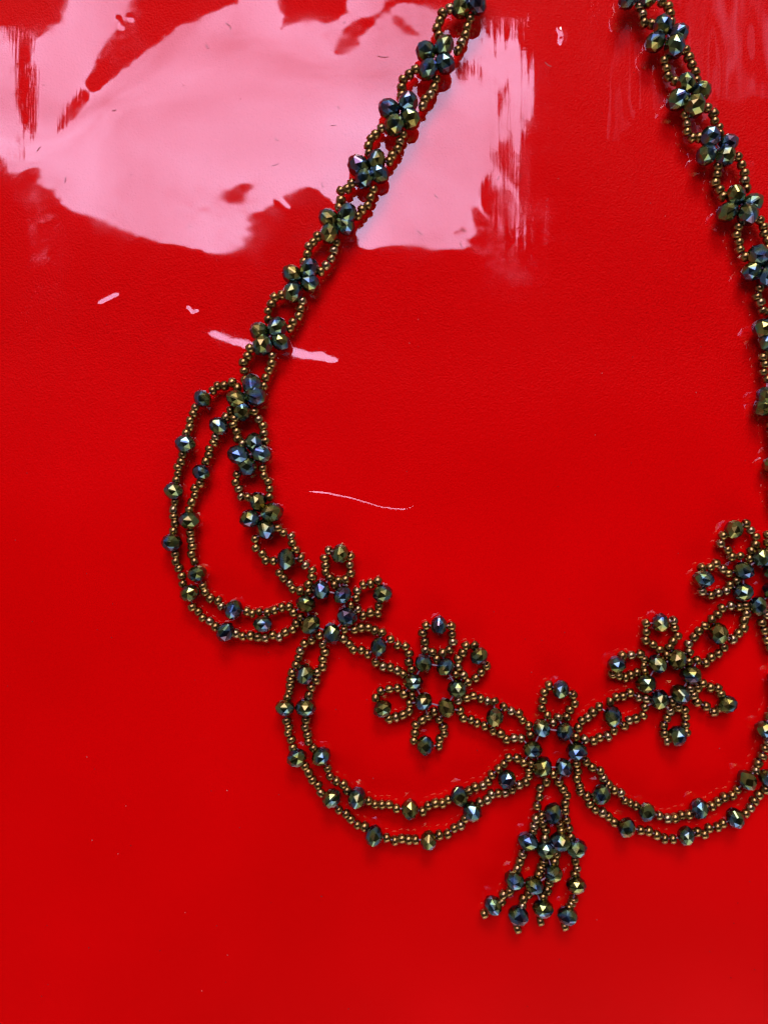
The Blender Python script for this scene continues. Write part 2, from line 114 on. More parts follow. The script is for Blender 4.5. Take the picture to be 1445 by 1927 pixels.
    (-291,1,2,1,2,3,3,4,5,4,6,6,7,7,9,11,11,12,11,12,11,11,10,11,11,10,11,10,11,11,11,10,11,10,10,10,8,8,7,6,5,5,4,3,2,2,0,0,0,-1,-2,-1,-2,-2,-3,-2,-2,-3,-2,-3,-2,-3,-2,-2,-3,-2,-2,-2,-2,-2,-2,-1,-2,-1,-1,-2,-1,-1,-2,-1,-1,0,-1,0,1,0,2,2,2,3,2,1,0,1,-1,0,0,0,-1,0,-1,0,-1,-1,-1,-1,-2,-3,-3,-3,-4,-5,-6,-6,-7,-9,-10,-12,-13,-11,-11,-10,-10,-8,-7,-7,-6,-4,-3,-3,-2,-1,-1,0,1,0,1,0,1,1,2,1,2,2,3,2,3,2,4,3,3,4,4,4,4,4,4,5,4,5,5,5,5,5,5,5,5,5,5,4,5,5,5,4,5,4,5,4,4,4,3,4,3,4,3,3,4,3,3,3,3,3,3,3,3,3,4,3,4,4,4,4),
    (-282,1,1,2,2,3,3,4,4,5,6,6,6,8,9,11,11,11,12,12,11,11,11,11,11,10,11,11,11,12,11,11,12,11,10,10,9,8,7,6,5,5,3,3,2,0,0,0,-2,-1,-2,-2,-3,-2,-3,-3,-2,-3,-3,-3,-3,-2,-3,-2,-3,-2,-2,-2,-2,-2,-2,-1,-2,-1,-1,-1,-2,-1,0,-1,-1,0,0,1,1,1,2,2,2,3,2,1,0,0,0,-1,0,-1,-1,0,-1,-1,-1,-1,-1,-2,-2,-2,-3,-3,-4,-5,-6,-6,-7,-8,-10,-13,-13,-12,-12,-11,-9,-9,-7,-7,-5,-4,-4,-2,-2,-1,-1,0,1,1,0,1,1,1,2,1,2,2,2,2,3,2,3,3,3,4,3,4,4,4,4,4,4,5,4,5,5,4,5,5,5,5,4,5,5,4,5,4,5,4,4,4,4,4,4,3,4,3,3,4,3,3,3,3,4,3,3,3,4,3,4,3,4,5,4,5),
    (-274,1,1,2,2,3,3,4,4,5,6,6,7,8,9,10,11,12,12,12,12,11,11,11,11,11,11,11,12,12,12,12,12,12,11,10,9,8,7,7,5,4,3,2,0,0,0,-2,-1,-3,-2,-3,-3,-3,-3,-3,-3,-3,-3,-3,-3,-3,-3,-3,-2,-3,-2,-2,-2,-2,-2,-1,-1,-2,-1,-1,-1,0,-1,0,0,0,0,1,1,2,2,2,3,2,2,1,0,0,0,-1,-1,-1,0,-1,-1,-1,-1,-1,-2,-2,-2,-2,-3,-4,-4,-4,-6,-6,-7,-8,-10,-13,-13,-13,-11,-11,-10,-9,-8,-7,-5,-4,-3,-2,-2,-2,0,0,1,1,1,1,1,1,1,1,2,2,2,2,2,3,2,3,3,3,3,4,4,3,4,4,4,5,4,4,5,4,5,4,5,4,5,4,5,4,5,4,4,4,4,4,4,4,4,3,4,3,4,3,3,4,3,3,3,4,3,4,3,4,3,4,4,5,4,5),
    (-266,1,1,2,2,3,3,4,5,5,5,6,7,8,9,11,11,11,13,12,12,11,11,12,11,11,12,12,12,12,13,13,13,13,11,11,9,8,7,6,5,4,2,0,0,0,-2,-2,-2,-3,-3,-3,-3,-4,-3,-4,-4,-3,-3,-4,-3,-3,-3,-3,-3,-2,-2,-3,-2,-1,-2,-1,-2,-1,-1,-1,0,-1,0,0,0,0,1,1,2,1,3,2,2,2,2,1,0,0,0,-1,0,-1,-1,-1,-1,-1,-1,-2,-1,-2,-3,-2,-3,-4,-4,-5,-5,-6,-7,-8,-10,-13,-13,-13,-11,-11,-10,-9,-8,-7,-5,-4,-3,-3,-2,-1,0,0,0,2,1,1,1,1,1,1,2,1,2,2,2,3,2,3,2,3,3,4,3,4,3,4,4,4,4,4,5,4,4,4,5,4,5,4,4,4,5,4,4,4,4,4,4,3,4,4,3,4,3,3,4,3,4,3,3,4,3,4,3,4,4,4,4,5,5,5),
    (-258,1,1,2,2,3,3,4,5,5,5,6,7,8,9,11,11,12,12,13,12,11,12,11,12,12,12,12,13,13,14,14,14,13,12,11,9,8,7,6,3,3,1,0,-1,-1,-2,-3,-3,-3,-3,-4,-4,-4,-4,-4,-4,-3,-4,-4,-3,-4,-3,-3,-3,-2,-3,-2,-2,-2,-1,-2,-1,-1,-1,0,-1,0,0,0,0,1,1,1,2,2,2,2,2,2,1,1,1,0,0,-1,0,-1,-1,-1,-1,-2,-1,-1,-2,-2,-2,-3,-3,-4,-4,-5,-5,-7,-7,-8,-10,-12,-13,-12,-12,-10,-9,-9,-8,-6,-6,-4,-3,-3,-3,-1,-1,0,1,2,1,1,1,1,1,1,1,2,1,2,2,2,3,2,3,2,3,3,4,3,3,4,4,3,4,4,4,4,4,5,4,4,4,4,4,5,4,4,4,4,4,3,4,4,3,4,4,3,3,4,3,4,3,4,3,3,4,4,3,4,4,5,4,5,4,6),
    (-250,1,1,2,2,3,3,4,4,5,6,6,7,8,9,11,12,11,13,12,12,12,12,12,12,12,13,13,13,15,15,15,15,14,12,10,10,8,6,4,3,1,1,-1,-1,-3,-2,-4,-3,-4,-4,-4,-4,-5,-4,-4,-5,-4,-4,-4,-3,-4,-3,-3,-3,-3,-2,-3,-2,-2,-1,-2,-1,-1,0,-1,0,0,0,0,1,0,2,1,2,2,2,2,2,1,2,1,0,1,-1,0,-1,0,-1,-1,-1,-2,-1,-2,-2,-2,-2,-3,-3,-4,-4,-5,-6,-6,-7,-9,-10,-11,-12,-12,-11,-10,-9,-8,-7,-7,-5,-5,-4,-3,-3,-2,0,0,1,1,2,0,1,1,1,1,2,1,1,2,2,2,2,2,2,3,3,3,3,3,3,3,4,3,4,4,4,4,4,4,4,4,4,4,4,4,4,4,3,4,4,4,4,3,4,3,4,3,4,3,4,3,4,3,4,3,4,4,3,4,5,4,4,5,5,5),
    (-243,1,2,2,2,3,3,4,4,5,6,6,7,8,9,11,12,12,12,13,12,12,12,12,13,12,14,13,15,16,17,16,15,14,13,11,8,7,5,3,2,1,-1,-1,-3,-2,-4,-4,-4,-4,-4,-5,-5,-5,-4,-5,-4,-5,-4,-4,-4,-4,-3,-4,-3,-2,-3,-2,-2,-2,-2,-1,-1,-1,-1,0,-1,0,1,0,1,1,1,2,1,2,2,2,2,2,1,1,1,0,0,0,-1,-1,-1,-1,-1,-1,-1,-2,-2,-2,-3,-3,-3,-4,-4,-5,-6,-6,-8,-8,-10,-11,-11,-11,-10,-10,-8,-8,-8,-6,-6,-4,-4,-4,-4,-1,-1,0,1,2,1,1,0,1,1,1,1,2,1,1,2,2,2,2,2,2,3,3,2,3,3,4,3,3,4,4,3,4,4,4,3,4,4,4,4,4,4,3,4,4,4,3,4,4,3,4,3,4,3,4,3,4,3,4,3,4,4,3,4,4,5,4,5,4,5,6),
    (-235,1,1,2,2,3,3,4,4,5,6,6,7,8,10,11,11,13,12,13,12,12,13,12,13,14,14,14,16,17,18,18,16,15,12,10,8,5,4,2,1,-1,-1,-2,-3,-3,-4,-5,-4,-5,-5,-5,-5,-5,-5,-5,-5,-5,-4,-4,-5,-3,-4,-4,-3,-3,-2,-3,-2,-2,-1,-2,-1,0,-1,0,-1,1,0,1,0,2,1,1,2,2,2,2,1,2,1,1,1,0,0,0,0,-1,-1,-1,-1,-1,-2,-1,-2,-2,-3,-3,-3,-4,-5,-5,-6,-6,-8,-8,-9,-10,-11,-10,-10,-9,-8,-8,-7,-7,-5,-5,-4,-5,-4,-1,-1,0,1,2,1,1,0,1,1,1,1,1,1,1,2,1,2,2,2,2,3,2,3,3,3,3,3,3,4,3,3,4,4,3,4,4,3,4,4,4,4,3,4,4,3,4,4,3,4,3,4,3,4,3,4,3,4,3,4,3,4,4,4,4,4,5,5,4,5,6),
    (-228,1,2,2,2,2,3,4,4,5,6,6,7,8,10,11,12,12,13,13,12,12,13,13,14,14,15,15,16,18,20,19,19,15,11,9,6,4,2,1,0,-1,-2,-3,-4,-4,-4,-5,-5,-5,-6,-5,-6,-5,-5,-5,-6,-4,-5,-5,-4,-4,-4,-3,-4,-3,-2,-3,-2,-2,-1,-2,-1,-1,0,0,0,0,0,1,1,1,1,2,2,1,2,2,2,1,2,1,0,1,0,0,-1,0,-1,-1,-1,-1,-2,-1,-2,-2,-3,-3,-3,-4,-5,-5,-6,-6,-8,-8,-9,-9,-10,-9,-10,-9,-8,-8,-6,-7,-5,-5,-5,-5,-3,-2,-1,0,1,2,1,1,0,1,1,0,1,1,1,1,1,2,1,2,2,2,2,3,2,3,3,3,3,3,3,3,4,3,3,4,4,3,4,3,4,4,3,4,4,3,4,3,4,3,4,3,4,3,4,3,4,3,4,4,3,4,4,4,4,4,4,5,4,5,5,6),
    (-221,2,1,2,2,2,3,4,4,5,5,7,7,8,10,11,12,12,13,13,12,13,13,14,14,14,16,16,18,18,20,21,19,16,10,7,5,3,1,0,-1,-2,-2,-4,-4,-4,-5,-6,-5,-6,-5,-6,-6,-6,-5,-6,-5,-5,-5,-5,-4,-4,-4,-4,-3,-3,-3,-3,-2,-2,-1,-2,-1,0,-1,0,0,0,1,1,1,1,1,2,1,2,2,2,1,2,1,1,1,0,0,0,0,0,-1,-1,-1,-1,-1,-2,-2,-2,-3,-3,-3,-4,-5,-5,-5,-7,-7,-8,-8,-9,-9,-9,-9,-9,-8,-7,-7,-6,-6,-5,-5,-5,-3,-2,-1,0,1,1,2,0,1,0,1,0,1,1,1,1,1,1,1,2,2,2,2,2,2,3,2,3,3,3,3,3,4,3,3,4,3,4,3,4,3,4,3,4,3,4,3,4,3,4,3,4,3,4,3,4,3,4,3,4,4,3,4,4,4,4,5,4,5,5,5,6),
    (-213,1,1,2,2,2,3,3,4,5,5,7,7,8,10,12,11,13,13,13,13,13,13,14,14,15,16,17,19,19,20,21,19,15,10,6,4,2,1,-1,-2,-2,-3,-4,-5,-5,-5,-6,-5,-6,-6,-6,-6,-6,-6,-6,-5,-6,-5,-5,-4,-5,-4,-3,-4,-3,-3,-2,-2,-2,-2,-1,-1,-1,0,-1,1,0,0,1,1,2,1,1,2,2,1,2,2,1,1,1,1,1,0,0,0,0,-1,-1,0,-2,-1,-1,-2,-3,-2,-3,-3,-4,-5,-5,-5,-7,-6,-8,-8,-8,-9,-9,-8,-8,-8,-8,-6,-7,-5,-5,-5,-5,-3,-2,-1,0,0,2,1,1,0,0,1,0,0,1,1,1,0,2,1,1,2,2,2,2,2,3,2,3,2,3,3,3,3,4,3,3,3,4,3,4,3,4,3,4,3,3,4,3,4,3,4,3,4,3,3,4,3,4,4,3,4,4,3,4,4,5,4,4,5,5,5,6),
    (-206,1,2,1,1,2,3,3,4,5,5,7,7,8,10,11,12,13,13,13,13,13,14,14,15,16,16,18,19,20,20,20,17,13,10,6,4,2,0,-1,-2,-3,-4,-4,-5,-5,-6,-6,-6,-6,-7,-6,-6,-6,-6,-6,-6,-5,-6,-5,-4,-5,-4,-4,-3,-3,-3,-3,-2,-2,-1,-2,-1,0,-1,0,0,1,0,1,1,1,2,1,2,2,1,2,1,2,1,1,1,1,0,0,0,0,0,-1,-1,-1,-1,-2,-1,-3,-2,-3,-3,-4,-4,-5,-6,-6,-6,-7,-8,-8,-8,-8,-8,-8,-8,-7,-7,-6,-6,-5,-5,-4,-3,-2,-1,-1,1,1,1,1,0,0,0,0,0,1,0,1,1,1,1,2,1,2,2,2,2,2,2,3,2,3,3,3,3,3,3,3,4,3,3,4,3,3,4,3,4,3,3,4,3,4,3,3,4,3,4,3,4,3,4,3,4,4,4,4,4,4,4,5,4,5,5,6),
    (-198,1,1,1,1,1,3,3,3,5,6,6,7,9,9,11,13,12,14,13,13,13,14,14,16,16,17,19,19,20,20,18,15,12,9,6,4,1,0,-1,-2,-3,-4,-5,-5,-6,-5,-7,-6,-6,-7,-6,-7,-6,-6,-6,-6,-6,-5,-5,-5,-5,-4,-4,-3,-3,-3,-3,-2,-2,-2,-1,-1,0,-1,0,0,1,0,1,1,2,1,1,2,2,1,2,1,2,1,1,1,1,0,0,1,-1,0,0,-1,-1,-1,-1,-2,-2,-3,-2,-4,-3,-4,-5,-5,-6,-6,-7,-7,-8,-7,-8,-8,-8,-7,-7,-7,-6,-6,-5,-5,-4,-3,-2,-1,-1,1,1,1,0,0,0,0,0,0,0,1,0,1,1,1,1,2,1,2,2,2,2,2,3,2,3,3,3,2,3,4,3,3,3,3,4,3,3,3,4,3,4,3,3,4,3,3,4,3,4,3,3,4,3,4,3,4,4,4,4,4,4,4,5,4,5,5,5),
    (-190,2,0,0,0,1,2,2,4,5,5,7,7,9,9,11,12,13,14,13,13,13,14,15,15,17,18,19,20,20,18,16,14,11,8,6,3,2,0,-2,-2,-3,-5,-4,-6,-5,-6,-7,-6,-7,-6,-7,-6,-7,-6,-6,-6,-6,-6,-5,-5,-4,-5,-3,-4,-3,-3,-3,-2,-2,-1,-2,-1,0,-1,0,1,0,1,1,1,1,1,2,1,2,2,1,2,1,1,1,1,1,1,0,0,0,0,0,-1,-1,-1,-1,-1,-2,-3,-2,-3,-4,-4,-4,-5,-5,-6,-7,-6,-8,-7,-7,-8,-7,-8,-7,-6,-7,-5,-6,-4,-4,-3,-2,-1,-1,0,1,1,0,0,-1,0,0,0,0,1,0,1,1,1,1,1,2,1,2,2,2,2,3,2,3,2,3,3,3,3,3,3,3,3,3,4,3,3,3,4,3,3,4,3,3,4,3,3,4,3,3,4,3,4,4,3,4,4,4,4,4,4,4,5,5,5,5),
    (-184,6,-2,-2,-1,0,2,2,4,5,5,7,8,8,9,11,13,13,13,14,13,13,13,15,16,18,18,19,20,19,16,15,12,10,8,6,3,1,0,-1,-3,-3,-4,-5,-6,-5,-7,-6,-6,-7,-7,-7,-6,-7,-6,-7,-6,-5,-6,-5,-5,-5,-4,-4,-4,-3,-3,-2,-3,-2,-1,-1,-1,-1,0,0,0,1,0,1,1,2,1,2,1,2,1,2,1,1,2,1,1,1,0,1,0,0,0,0,0,-1,-1,-1,-1,-2,-2,-2,-3,-3,-4,-4,-5,-5,-6,-6,-6,-7,-7,-7,-7,-7,-7,-7,-7,-6,-6,-5,-4,-4,-3,-2,-1,-1,0,0,0,0,0,-1,0,0,0,0,0,1,0,1,1,1,1,2,1,2,2,2,2,2,3,2,3,2,3,3,3,3,3,3,3,3,3,3,4,3,3,3,4,3,3,4,3,3,3,4,3,4,3,3,4,4,3,4,4,3,4,4,5,4,4,5,5,5),
    (-147,-15,-9,-5,-3,-1,1,3,4,5,6,6,8,9,9,11,12,13,14,14,13,13,13,15,16,18,19,19,18,18,15,13,12,9,7,5,3,2,-1,-1,-2,-4,-4,-5,-5,-6,-6,-6,-7,-7,-7,-6,-7,-7,-6,-7,-6,-6,-5,-5,-5,-5,-4,-4,-4,-3,-3,-3,-2,-2,-1,-2,0,-1,0,0,0,1,0,1,1,2,1,2,1,2,1,2,1,1,2,1,1,1,1,0,1,0,0,0,0,-1,0,-1,-1,-2,-2,-2,-3,-3,-3,-4,-4,-5,-5,-6,-6,-6,-7,-7,-6,-7,-7,-7,-7,-6,-6,-5,-4,-4,-3,-2,-1,0,-1,-1,0,0,-1,0,-1,0,0,0,0,1,0,1,1,1,1,1,2,1,2,2,2,3,2,2,3,2,3,3,3,3,3,3,3,3,3,3,3,3,4,3,3,3,4,3,3,3,4,3,3,4,3,3,4,3,4,4,3,4,4,4,4,4,5,4,5,5),
    (-124,-27,-15,-7,-4,-1,1,2,4,6,6,7,8,9,10,10,12,13,14,14,13,13,13,14,17,19,18,18,17,16,14,12,11,8,7,5,3,1,0,-1,-3,-3,-4,-5,-5,-6,-6,-6,-7,-6,-7,-7,-7,-7,-6,-6,-7,-5,-6,-5,-5,-5,-4,-4,-4,-3,-3,-3,-2,-2,-1,-1,-1,-1,0,0,0,1,1,1,1,1,2,1,2,1,2,1,1,2,1,1,1,1,1,1,1,0,0,0,0,0,0,-1,-1,-1,-2,-2,-2,-3,-3,-4,-4,-4,-5,-5,-6,-6,-6,-6,-7,-7,-7,-6,-7,-6,-6,-5,-4,-4,-3,-2,-1,-1,0,-2,0,-1,-1,0,-1,0,0,0,0,0,1,0,1,1,1,2,1,2,2,1,3,2,2,2,3,2,3,3,3,2,3,3,3,3,3,4,3,3,3,3,3,4,3,3,3,3,4,3,3,4,3,3,4,3,4,3,4,4,4,3,4,5,4,4,5,4),
    (-135,-19,-13,-7,-4,-1,1,3,4,6,7,7,9,9,10,11,12,12,14,14,13,13,13,14,18,18,17,17,15,15,13,11,10,8,7,4,3,1,0,-1,-2,-3,-4,-5,-5,-6,-6,-6,-7,-6,-7,-7,-6,-7,-7,-6,-6,-6,-6,-5,-5,-5,-4,-4,-4,-3,-3,-2,-3,-1,-2,-1,-1,0,0,0,0,1,1,1,1,1,1,2,1,2,1,2,1,2,1,1,1,1,1,1,1,1,0,0,0,0,0,0,-1,-1,-2,-1,-2,-3,-3,-3,-3,-4,-5,-5,-5,-6,-5,-7,-6,-6,-7,-6,-7,-6,-6,-5,-5,-3,-3,-3,-1,-1,-1,-1,-1,-1,-1,-1,0,-1,0,0,0,1,0,1,0,1,1,2,1,2,2,2,2,2,2,2,3,2,3,3,2,3,3,3,3,3,3,3,3,3,3,3,4,3,3,3,3,4,3,3,3,4,3,3,4,3,4,3,4,3,4,4,4,4,4,4,4,4),
    (-156,-9,-8,-6,-3,0,1,4,5,6,8,8,9,9,11,11,12,12,14,13,13,13,14,14,16,17,16,16,14,14,12,11,9,8,6,4,3,1,0,-1,-2,-3,-4,-4,-5,-6,-6,-6,-6,-7,-7,-6,-7,-7,-6,-7,-6,-6,-5,-6,-5,-4,-5,-4,-3,-3,-3,-3,-2,-2,-1,-1,-1,0,-1,1,0,1,1,1,1,1,2,1,2,1,2,1,2,1,1,2,1,1,1,1,1,1,0,1,0,0,0,0,-1,0,-1,-2,-2,-2,-2,-3,-3,-4,-4,-5,-4,-6,-5,-6,-6,-6,-6,-7,-6,-6,-6,-6,-4,-4,-3,-3,-1,-1,-2,-2,-1,-1,-1,-1,0,-1,0,0,0,0,1,1,0,1,1,2,1,2,1,2,2,2,3,2,2,3,3,2,3,3,3,2,3,3,3,3,3,3,4,3,3,3,3,3,3,4,3,3,3,3,4,3,3,4,3,4,3,4,3,4,4,4,4,4,4,4),
    (-169,-6,-6,-5,-2,0,2,5,6,7,8,9,9,10,11,12,12,12,14,13,13,13,13,14,15,15,16,14,14,12,12,10,9,7,5,5,2,2,0,-1,-2,-3,-3,-5,-4,-6,-5,-6,-7,-6,-7,-7,-6,-7,-6,-7,-6,-6,-5,-6,-5,-4,-5,-4,-3,-3,-3,-3,-2,-1,-2,-1,-1,0,0,0,1,0,1,2,1,1,2,1,2,1,2,1,2,1,1,2,1,1,1,1,1,1,1,1,0,1,0,0,0,-1,-1,-1,-1,-2,-2,-3,-2,-4,-3,-4,-5,-5,-5,-5,-6,-6,-6,-6,-6,-7,-6,-5,-5,-4,-4,-3,-1,-2,-2,-2,-1,-1,-1,-1,0,-1,0,0,0,0,1,0,1,1,1,1,2,1,2,2,2,2,2,3,2,3,2,3,2,3,3,3,3,3,3,3,3,3,3,3,3,3,3,3,3,4,3,3,3,3,4,3,3,3,4,3,4,3,4,3,4,4,3,4,4,4),
    (-189,4,-6,-5,-2,2,3,6,7,8,8,10,10,11,11,12,12,13,13,13,13,12,13,14,14,14,14,14,13,11,11,10,8,7,5,4,3,1,1,-1,-2,-2,-4,-4,-4,-5,-6,-6,-6,-6,-7,-7,-6,-7,-6,-6,-7,-6,-5,-5,-5,-5,-4,-4,-4,-3,-3,-2,-2,-2,-1,-1,-1,0,0,0,1,1,1,1,1,2,1,2,1,2,1,2,1,1,2,1,1,2,1,1,1,2,1,0,1,1,0,0,1,-1,0,-1,-1,-1,-2,-2,-3,-3,-3,-4,-4,-4,-5,-5,-5,-6,-6,-6,-6,-6,-6,-5,-6,-5,-4,-4,-1,-2,-2,-2,-2,-1,-1,-1,0,-1,0,0,0,0,1,0,1,1,1,2,1,2,2,1,2,3,2,2,2,3,3,2,3,3,2,3,3,3,3,3,3,3,3,3,3,3,3,3,3,4,3,3,3,3,3,4,3,3,3,4,3,4,3,4,3,4,3,4,3,4),
    (-162,-24,-16,-7,-1,3,5,7,8,9,9,10,11,11,12,12,13,13,13,13,13,12,12,13,13,13,13,13,12,11,10,9,8,7,5,4,3,1,1,-1,-1,-3,-3,-4,-4,-5,-5,-6,-6,-6,-7,-6,-7,-6,-7,-6,-6,-6,-5,-6,-5,-4,-4,-4,-4,-3,-2,-3,-2,-2,-1,-1,-1,0,0,1,0,1,1,2,1,2,1,2,1,2,1,2,1,1,2,1,2,1,1,2,1,1,2,1,1,1,0,1,0,0,0,0,-1,-1,-2,-1,-2,-3,-3,-3,-4,-4,-4,-5,-5,-5,-6,-6,-6,-5,-7,-6,-6,-5,-5,-3,-3,-2,-2,-2,-1,-2,-1,0,-1,-1,0,0,0,0,1,1,0,1,2,1,1,2,2,2,2,2,2,2,3,2,3,2,3,3,3,3,2,3,3,3,3,3,3,3,3,3,3,3,3,4,3,3,3,3,3,3,3,4,3,3,4,3,3,4,3,4,3,3,4,3),
    (-118,-79,-24,-6,1,5,7,8,10,10,10,10,11,12,12,13,14,13,14,12,12,12,12,12,12,13,12,12,11,11,10,8,8,6,5,4,3,2,0,0,-2,-2,-3,-3,-4,-5,-5,-6,-5,-7,-6,-6,-7,-6,-6,-7,-6,-6,-5,-5,-5,-5,-4,-4,-3,-3,-3,-2,-2,-2,-1,-1,-1,0,0,1,0,1,2,1,2,1,2,1,2,1,2,1,2,1,2,1,2,1,2,1,2,1,1,2,1,1,1,1,0,1,0,0,0,-1,-1,-2,-1,-2,-3,-3,-3,-4,-4,-4,-5,-5,-6,-5,-6,-6,-6,-7,-6,-6,-4,-4,-4,-2,-2,-2,-1,-2,-1,-1,0,-1,0,0,0,0,1,0,1,1,2,1,1,2,2,2,2,2,2,3,2,3,2,3,2,3,3,3,3,3,2,3,3,3,3,3,3,3,3,3,3,3,3,4,3,3,3,3,3,3,3,4,3,3,4,3,3,4,3,3,3,3),
    (-251,-10,3,6,7,7,10,10,10,11,12,11,11,12,13,13,14,14,14,12,12,11,11,12,12,12,11,12,11,10,9,9,7,6,5,4,3,1,1,0,-1,-2,-3,-3,-4,-4,-5,-6,-5,-6,-6,-7,-6,-6,-7,-6,-6,-6,-5,-6,-4,-5,-4,-4,-3,-3,-2,-3,-2,-1,-2,-1,0,0,0,0,1,1,2,1,2,1,2,2,1,2,1,2,1,2,1,2,1,2,1,2,2,1,2,1,2,1,2,1,1,0,1,0,0,0,-1,-1,-1,-2,-2,-3,-3,-3,-4,-4,-5,-5,-5,-6,-5,-6,-7,-7,-6,-6,-4,-4,-4,-3,-2,-2,-2,-1,-1,-1,-1,0,-1,0,0,1,0,1,1,1,1,2,1,2,2,2,2,2,2,3,2,3,2,3,3,2,3,3,3,3,3,3,2,3,3,3,3,3,3,3,3,3,3,3,3,3,3,4,3,3,3,3,3,3,4,3,3,4,3,3,3,2),
    (-469,129,43,19,12,11,11,12,11,12,12,12,12,12,13,13,14,15,14,12,11,11,11,12,12,11,12,11,11,9,9,9,7,6,5,3,3,2,1,0,-1,-2,-2,-3,-4,-4,-5,-5,-5,-6,-6,-6,-7,-6,-6,-6,-6,-6,-6,-5,-5,-4,-4,-4,-3,-3,-2,-3,-2,-1,-2,-1,0,0,0,1,1,1,1,2,2,1,2,2,2,1,1,2,1,2,1,2,1,2,2,2,1,2,2,2,2,1,2,1,1,2,0,1,0,0,0,-1,-1,-1,-2,-2,-2,-3,-4,-4,-4,-5,-6,-6,-6,-6,-6,-7,-6,-6,-5,-4,-3,-3,-3,-2,-2,-2,-1,-1,-1,0,0,0,0,0,1,0,1,2,1,1,2,2,2,2,2,2,2,3,2,3,2,3,3,2,3,3,3,3,3,3,3,2,3,3,3,3,3,3,3,3,3,3,3,3,3,3,3,3,3,3,4,3,3,3,3,4,3,3,4,3),
    (-339,7,19,16,13,12,12,12,12,13,12,13,12,13,13,13,13,13,14,13,12,12,12,11,12,12,11,11,11,9,9,8,7,6,5,4,3,2,1,0,-1,-1,-3,-2,-4,-4,-4,-5,-6,-5,-6,-6,-6,-7,-6,-6,-6,-6,-5,-6,-5,-4,-4,-4,-3,-2,-3,-2,-2,-2,-1,-1,0,0,0,1,1,1,2,2,1,2,2,2,1,2,1,2,1,2,1,2,1,2,2,2,2,2,2,2,2,2,2,2,1,2,1,1,0,1,0,-1,0,-1,-1,-2,-2,-3,-3,-4,-5,-5,-5,-6,-7,-6,-6,-6,-7,-5,-5,-4,-4,-3,-3,-3,-2,-1,-2,-1,-1,0,0,0,0,0,1,1,1,1,1,2,2,1,2,2,3,2,2,3,2,3,2,3,3,2,3,3,3,3,3,3,3,3,2,3,3,3,3,3,3,3,3,3,3,3,3,3,3,3,3,3,3,3,3,3,3,4,3,4,3,5),
    (-332,-3,9,12,13,12,13,12,13,13,12,13,13,13,13,12,12,13,13,14,13,13,13,12,12,12,11,11,10,10,9,8,6,6,5,4,3,2,1,1,-1,-1,-2,-3,-3,-4,-4,-5,-5,-5,-6,-6,-6,-6,-6,-7,-6,-6,-5,-6,-4,-5,-4,-3,-3,-3,-2,-2,-2,-2,-2,-1,0,0,1,1,1,1,2,2,2,2,2,2,1,2,1,1,2,1,2,1,2,2,2,2,3,2,2,2,3,2,2,2,2,1,2,1,1,1,0,0,0,-1,0,-2,-2,-2,-3,-4,-4,-5,-6,-7,-6,-7,-6,-6,-6,-5,-5,-4,-4,-4,-3,-2,-3,-1,-2,-1,-1,0,-1,0,1,0,1,1,1,1,2,1,2,2,2,2,2,3,2,2,3,3,2,3,3,3,2,3,3,3,3,3,3,3,3,2,3,3,3,3,3,3,3,3,3,3,2,3,3,3,3,3,3,3,3,3,3,3,4,3,4,5),
    (-366,15,10,11,12,12,13,13,13,13,13,13,13,13,13,12,12,13,13,14,14,13,13,13,12,12,12,11,10,10,8,8,7,6,5,4,3,2,2,0,0,-1,-2,-3,-3,-3,-4,-5,-5,-5,-6,-6,-6,-6,-6,-6,-6,-6,-6,-5,-5,-5,-4,-3,-3,-3,-2,-2,-2,-2,-1,-1,-1,1,0,1,2,1,2,2,2,2,2,2,2,1,1,2,1,2,1,2,2,2,2,2,3,2,3,3,2,3,2,2,2,2,2,1,2,1,0,1,0,0,-1,-1,-1,-2,-3,-3,-4,-6,-6,-7,-7,-7,-7,-6,-5,-5,-4,-5,-4,-3,-4,-2,-3,-2,-1,-1,-1,-1,0,0,0,1,1,1,1,1,2,2,1,2,2,3,2,2,3,2,3,2,3,3,3,3,2,3,3,3,3,3,3,3,3,2,3,3,3,3,3,3,3,3,2,3,3,3,3,3,2,3,3,3,3,3,3,3,3,4,4,4),
    (-357,-5,5,9,12,13,13,13,14,13,14,13,13,13,13,12,12,13,13,14,15,14,13,13,13,12,11,11,11,9,9,8,7,6,5,4,3,3,1,1,0,-1,-2,-2,-3,-4,-4,-4,-5,-5,-6,-6,-5,-7,-6,-6,-6,-6,-6,-5,-5,-5,-4,-3,-3,-3,-2,-2,-2,-2,-2,0,0,0,1,1,1,2,2,2,2,2,2,2,2,1,2,1,1,2,2,1,2,3,2,3,2,3,3,3,2,3,3,2,3,2,2,2,1,2,1,0,1,0,0,-1,-1,-2,-2,-3,-4,-5,-6,-8,-8,-8,-7,-6,-5,-4,-4,-5,-4,-4,-3,-3,-2,-2,-2,-1,-1,0,-1,1,0,1,0,2,1,1,2,2,2,2,2,2,2,3,2,3,3,2,3,3,3,2,3,3,3,3,3,3,3,3,3,2,3,3,3,3,3,3,2,3,3,3,3,2,3,3,3,3,2,3,3,3,3,3,3,3,3,4),
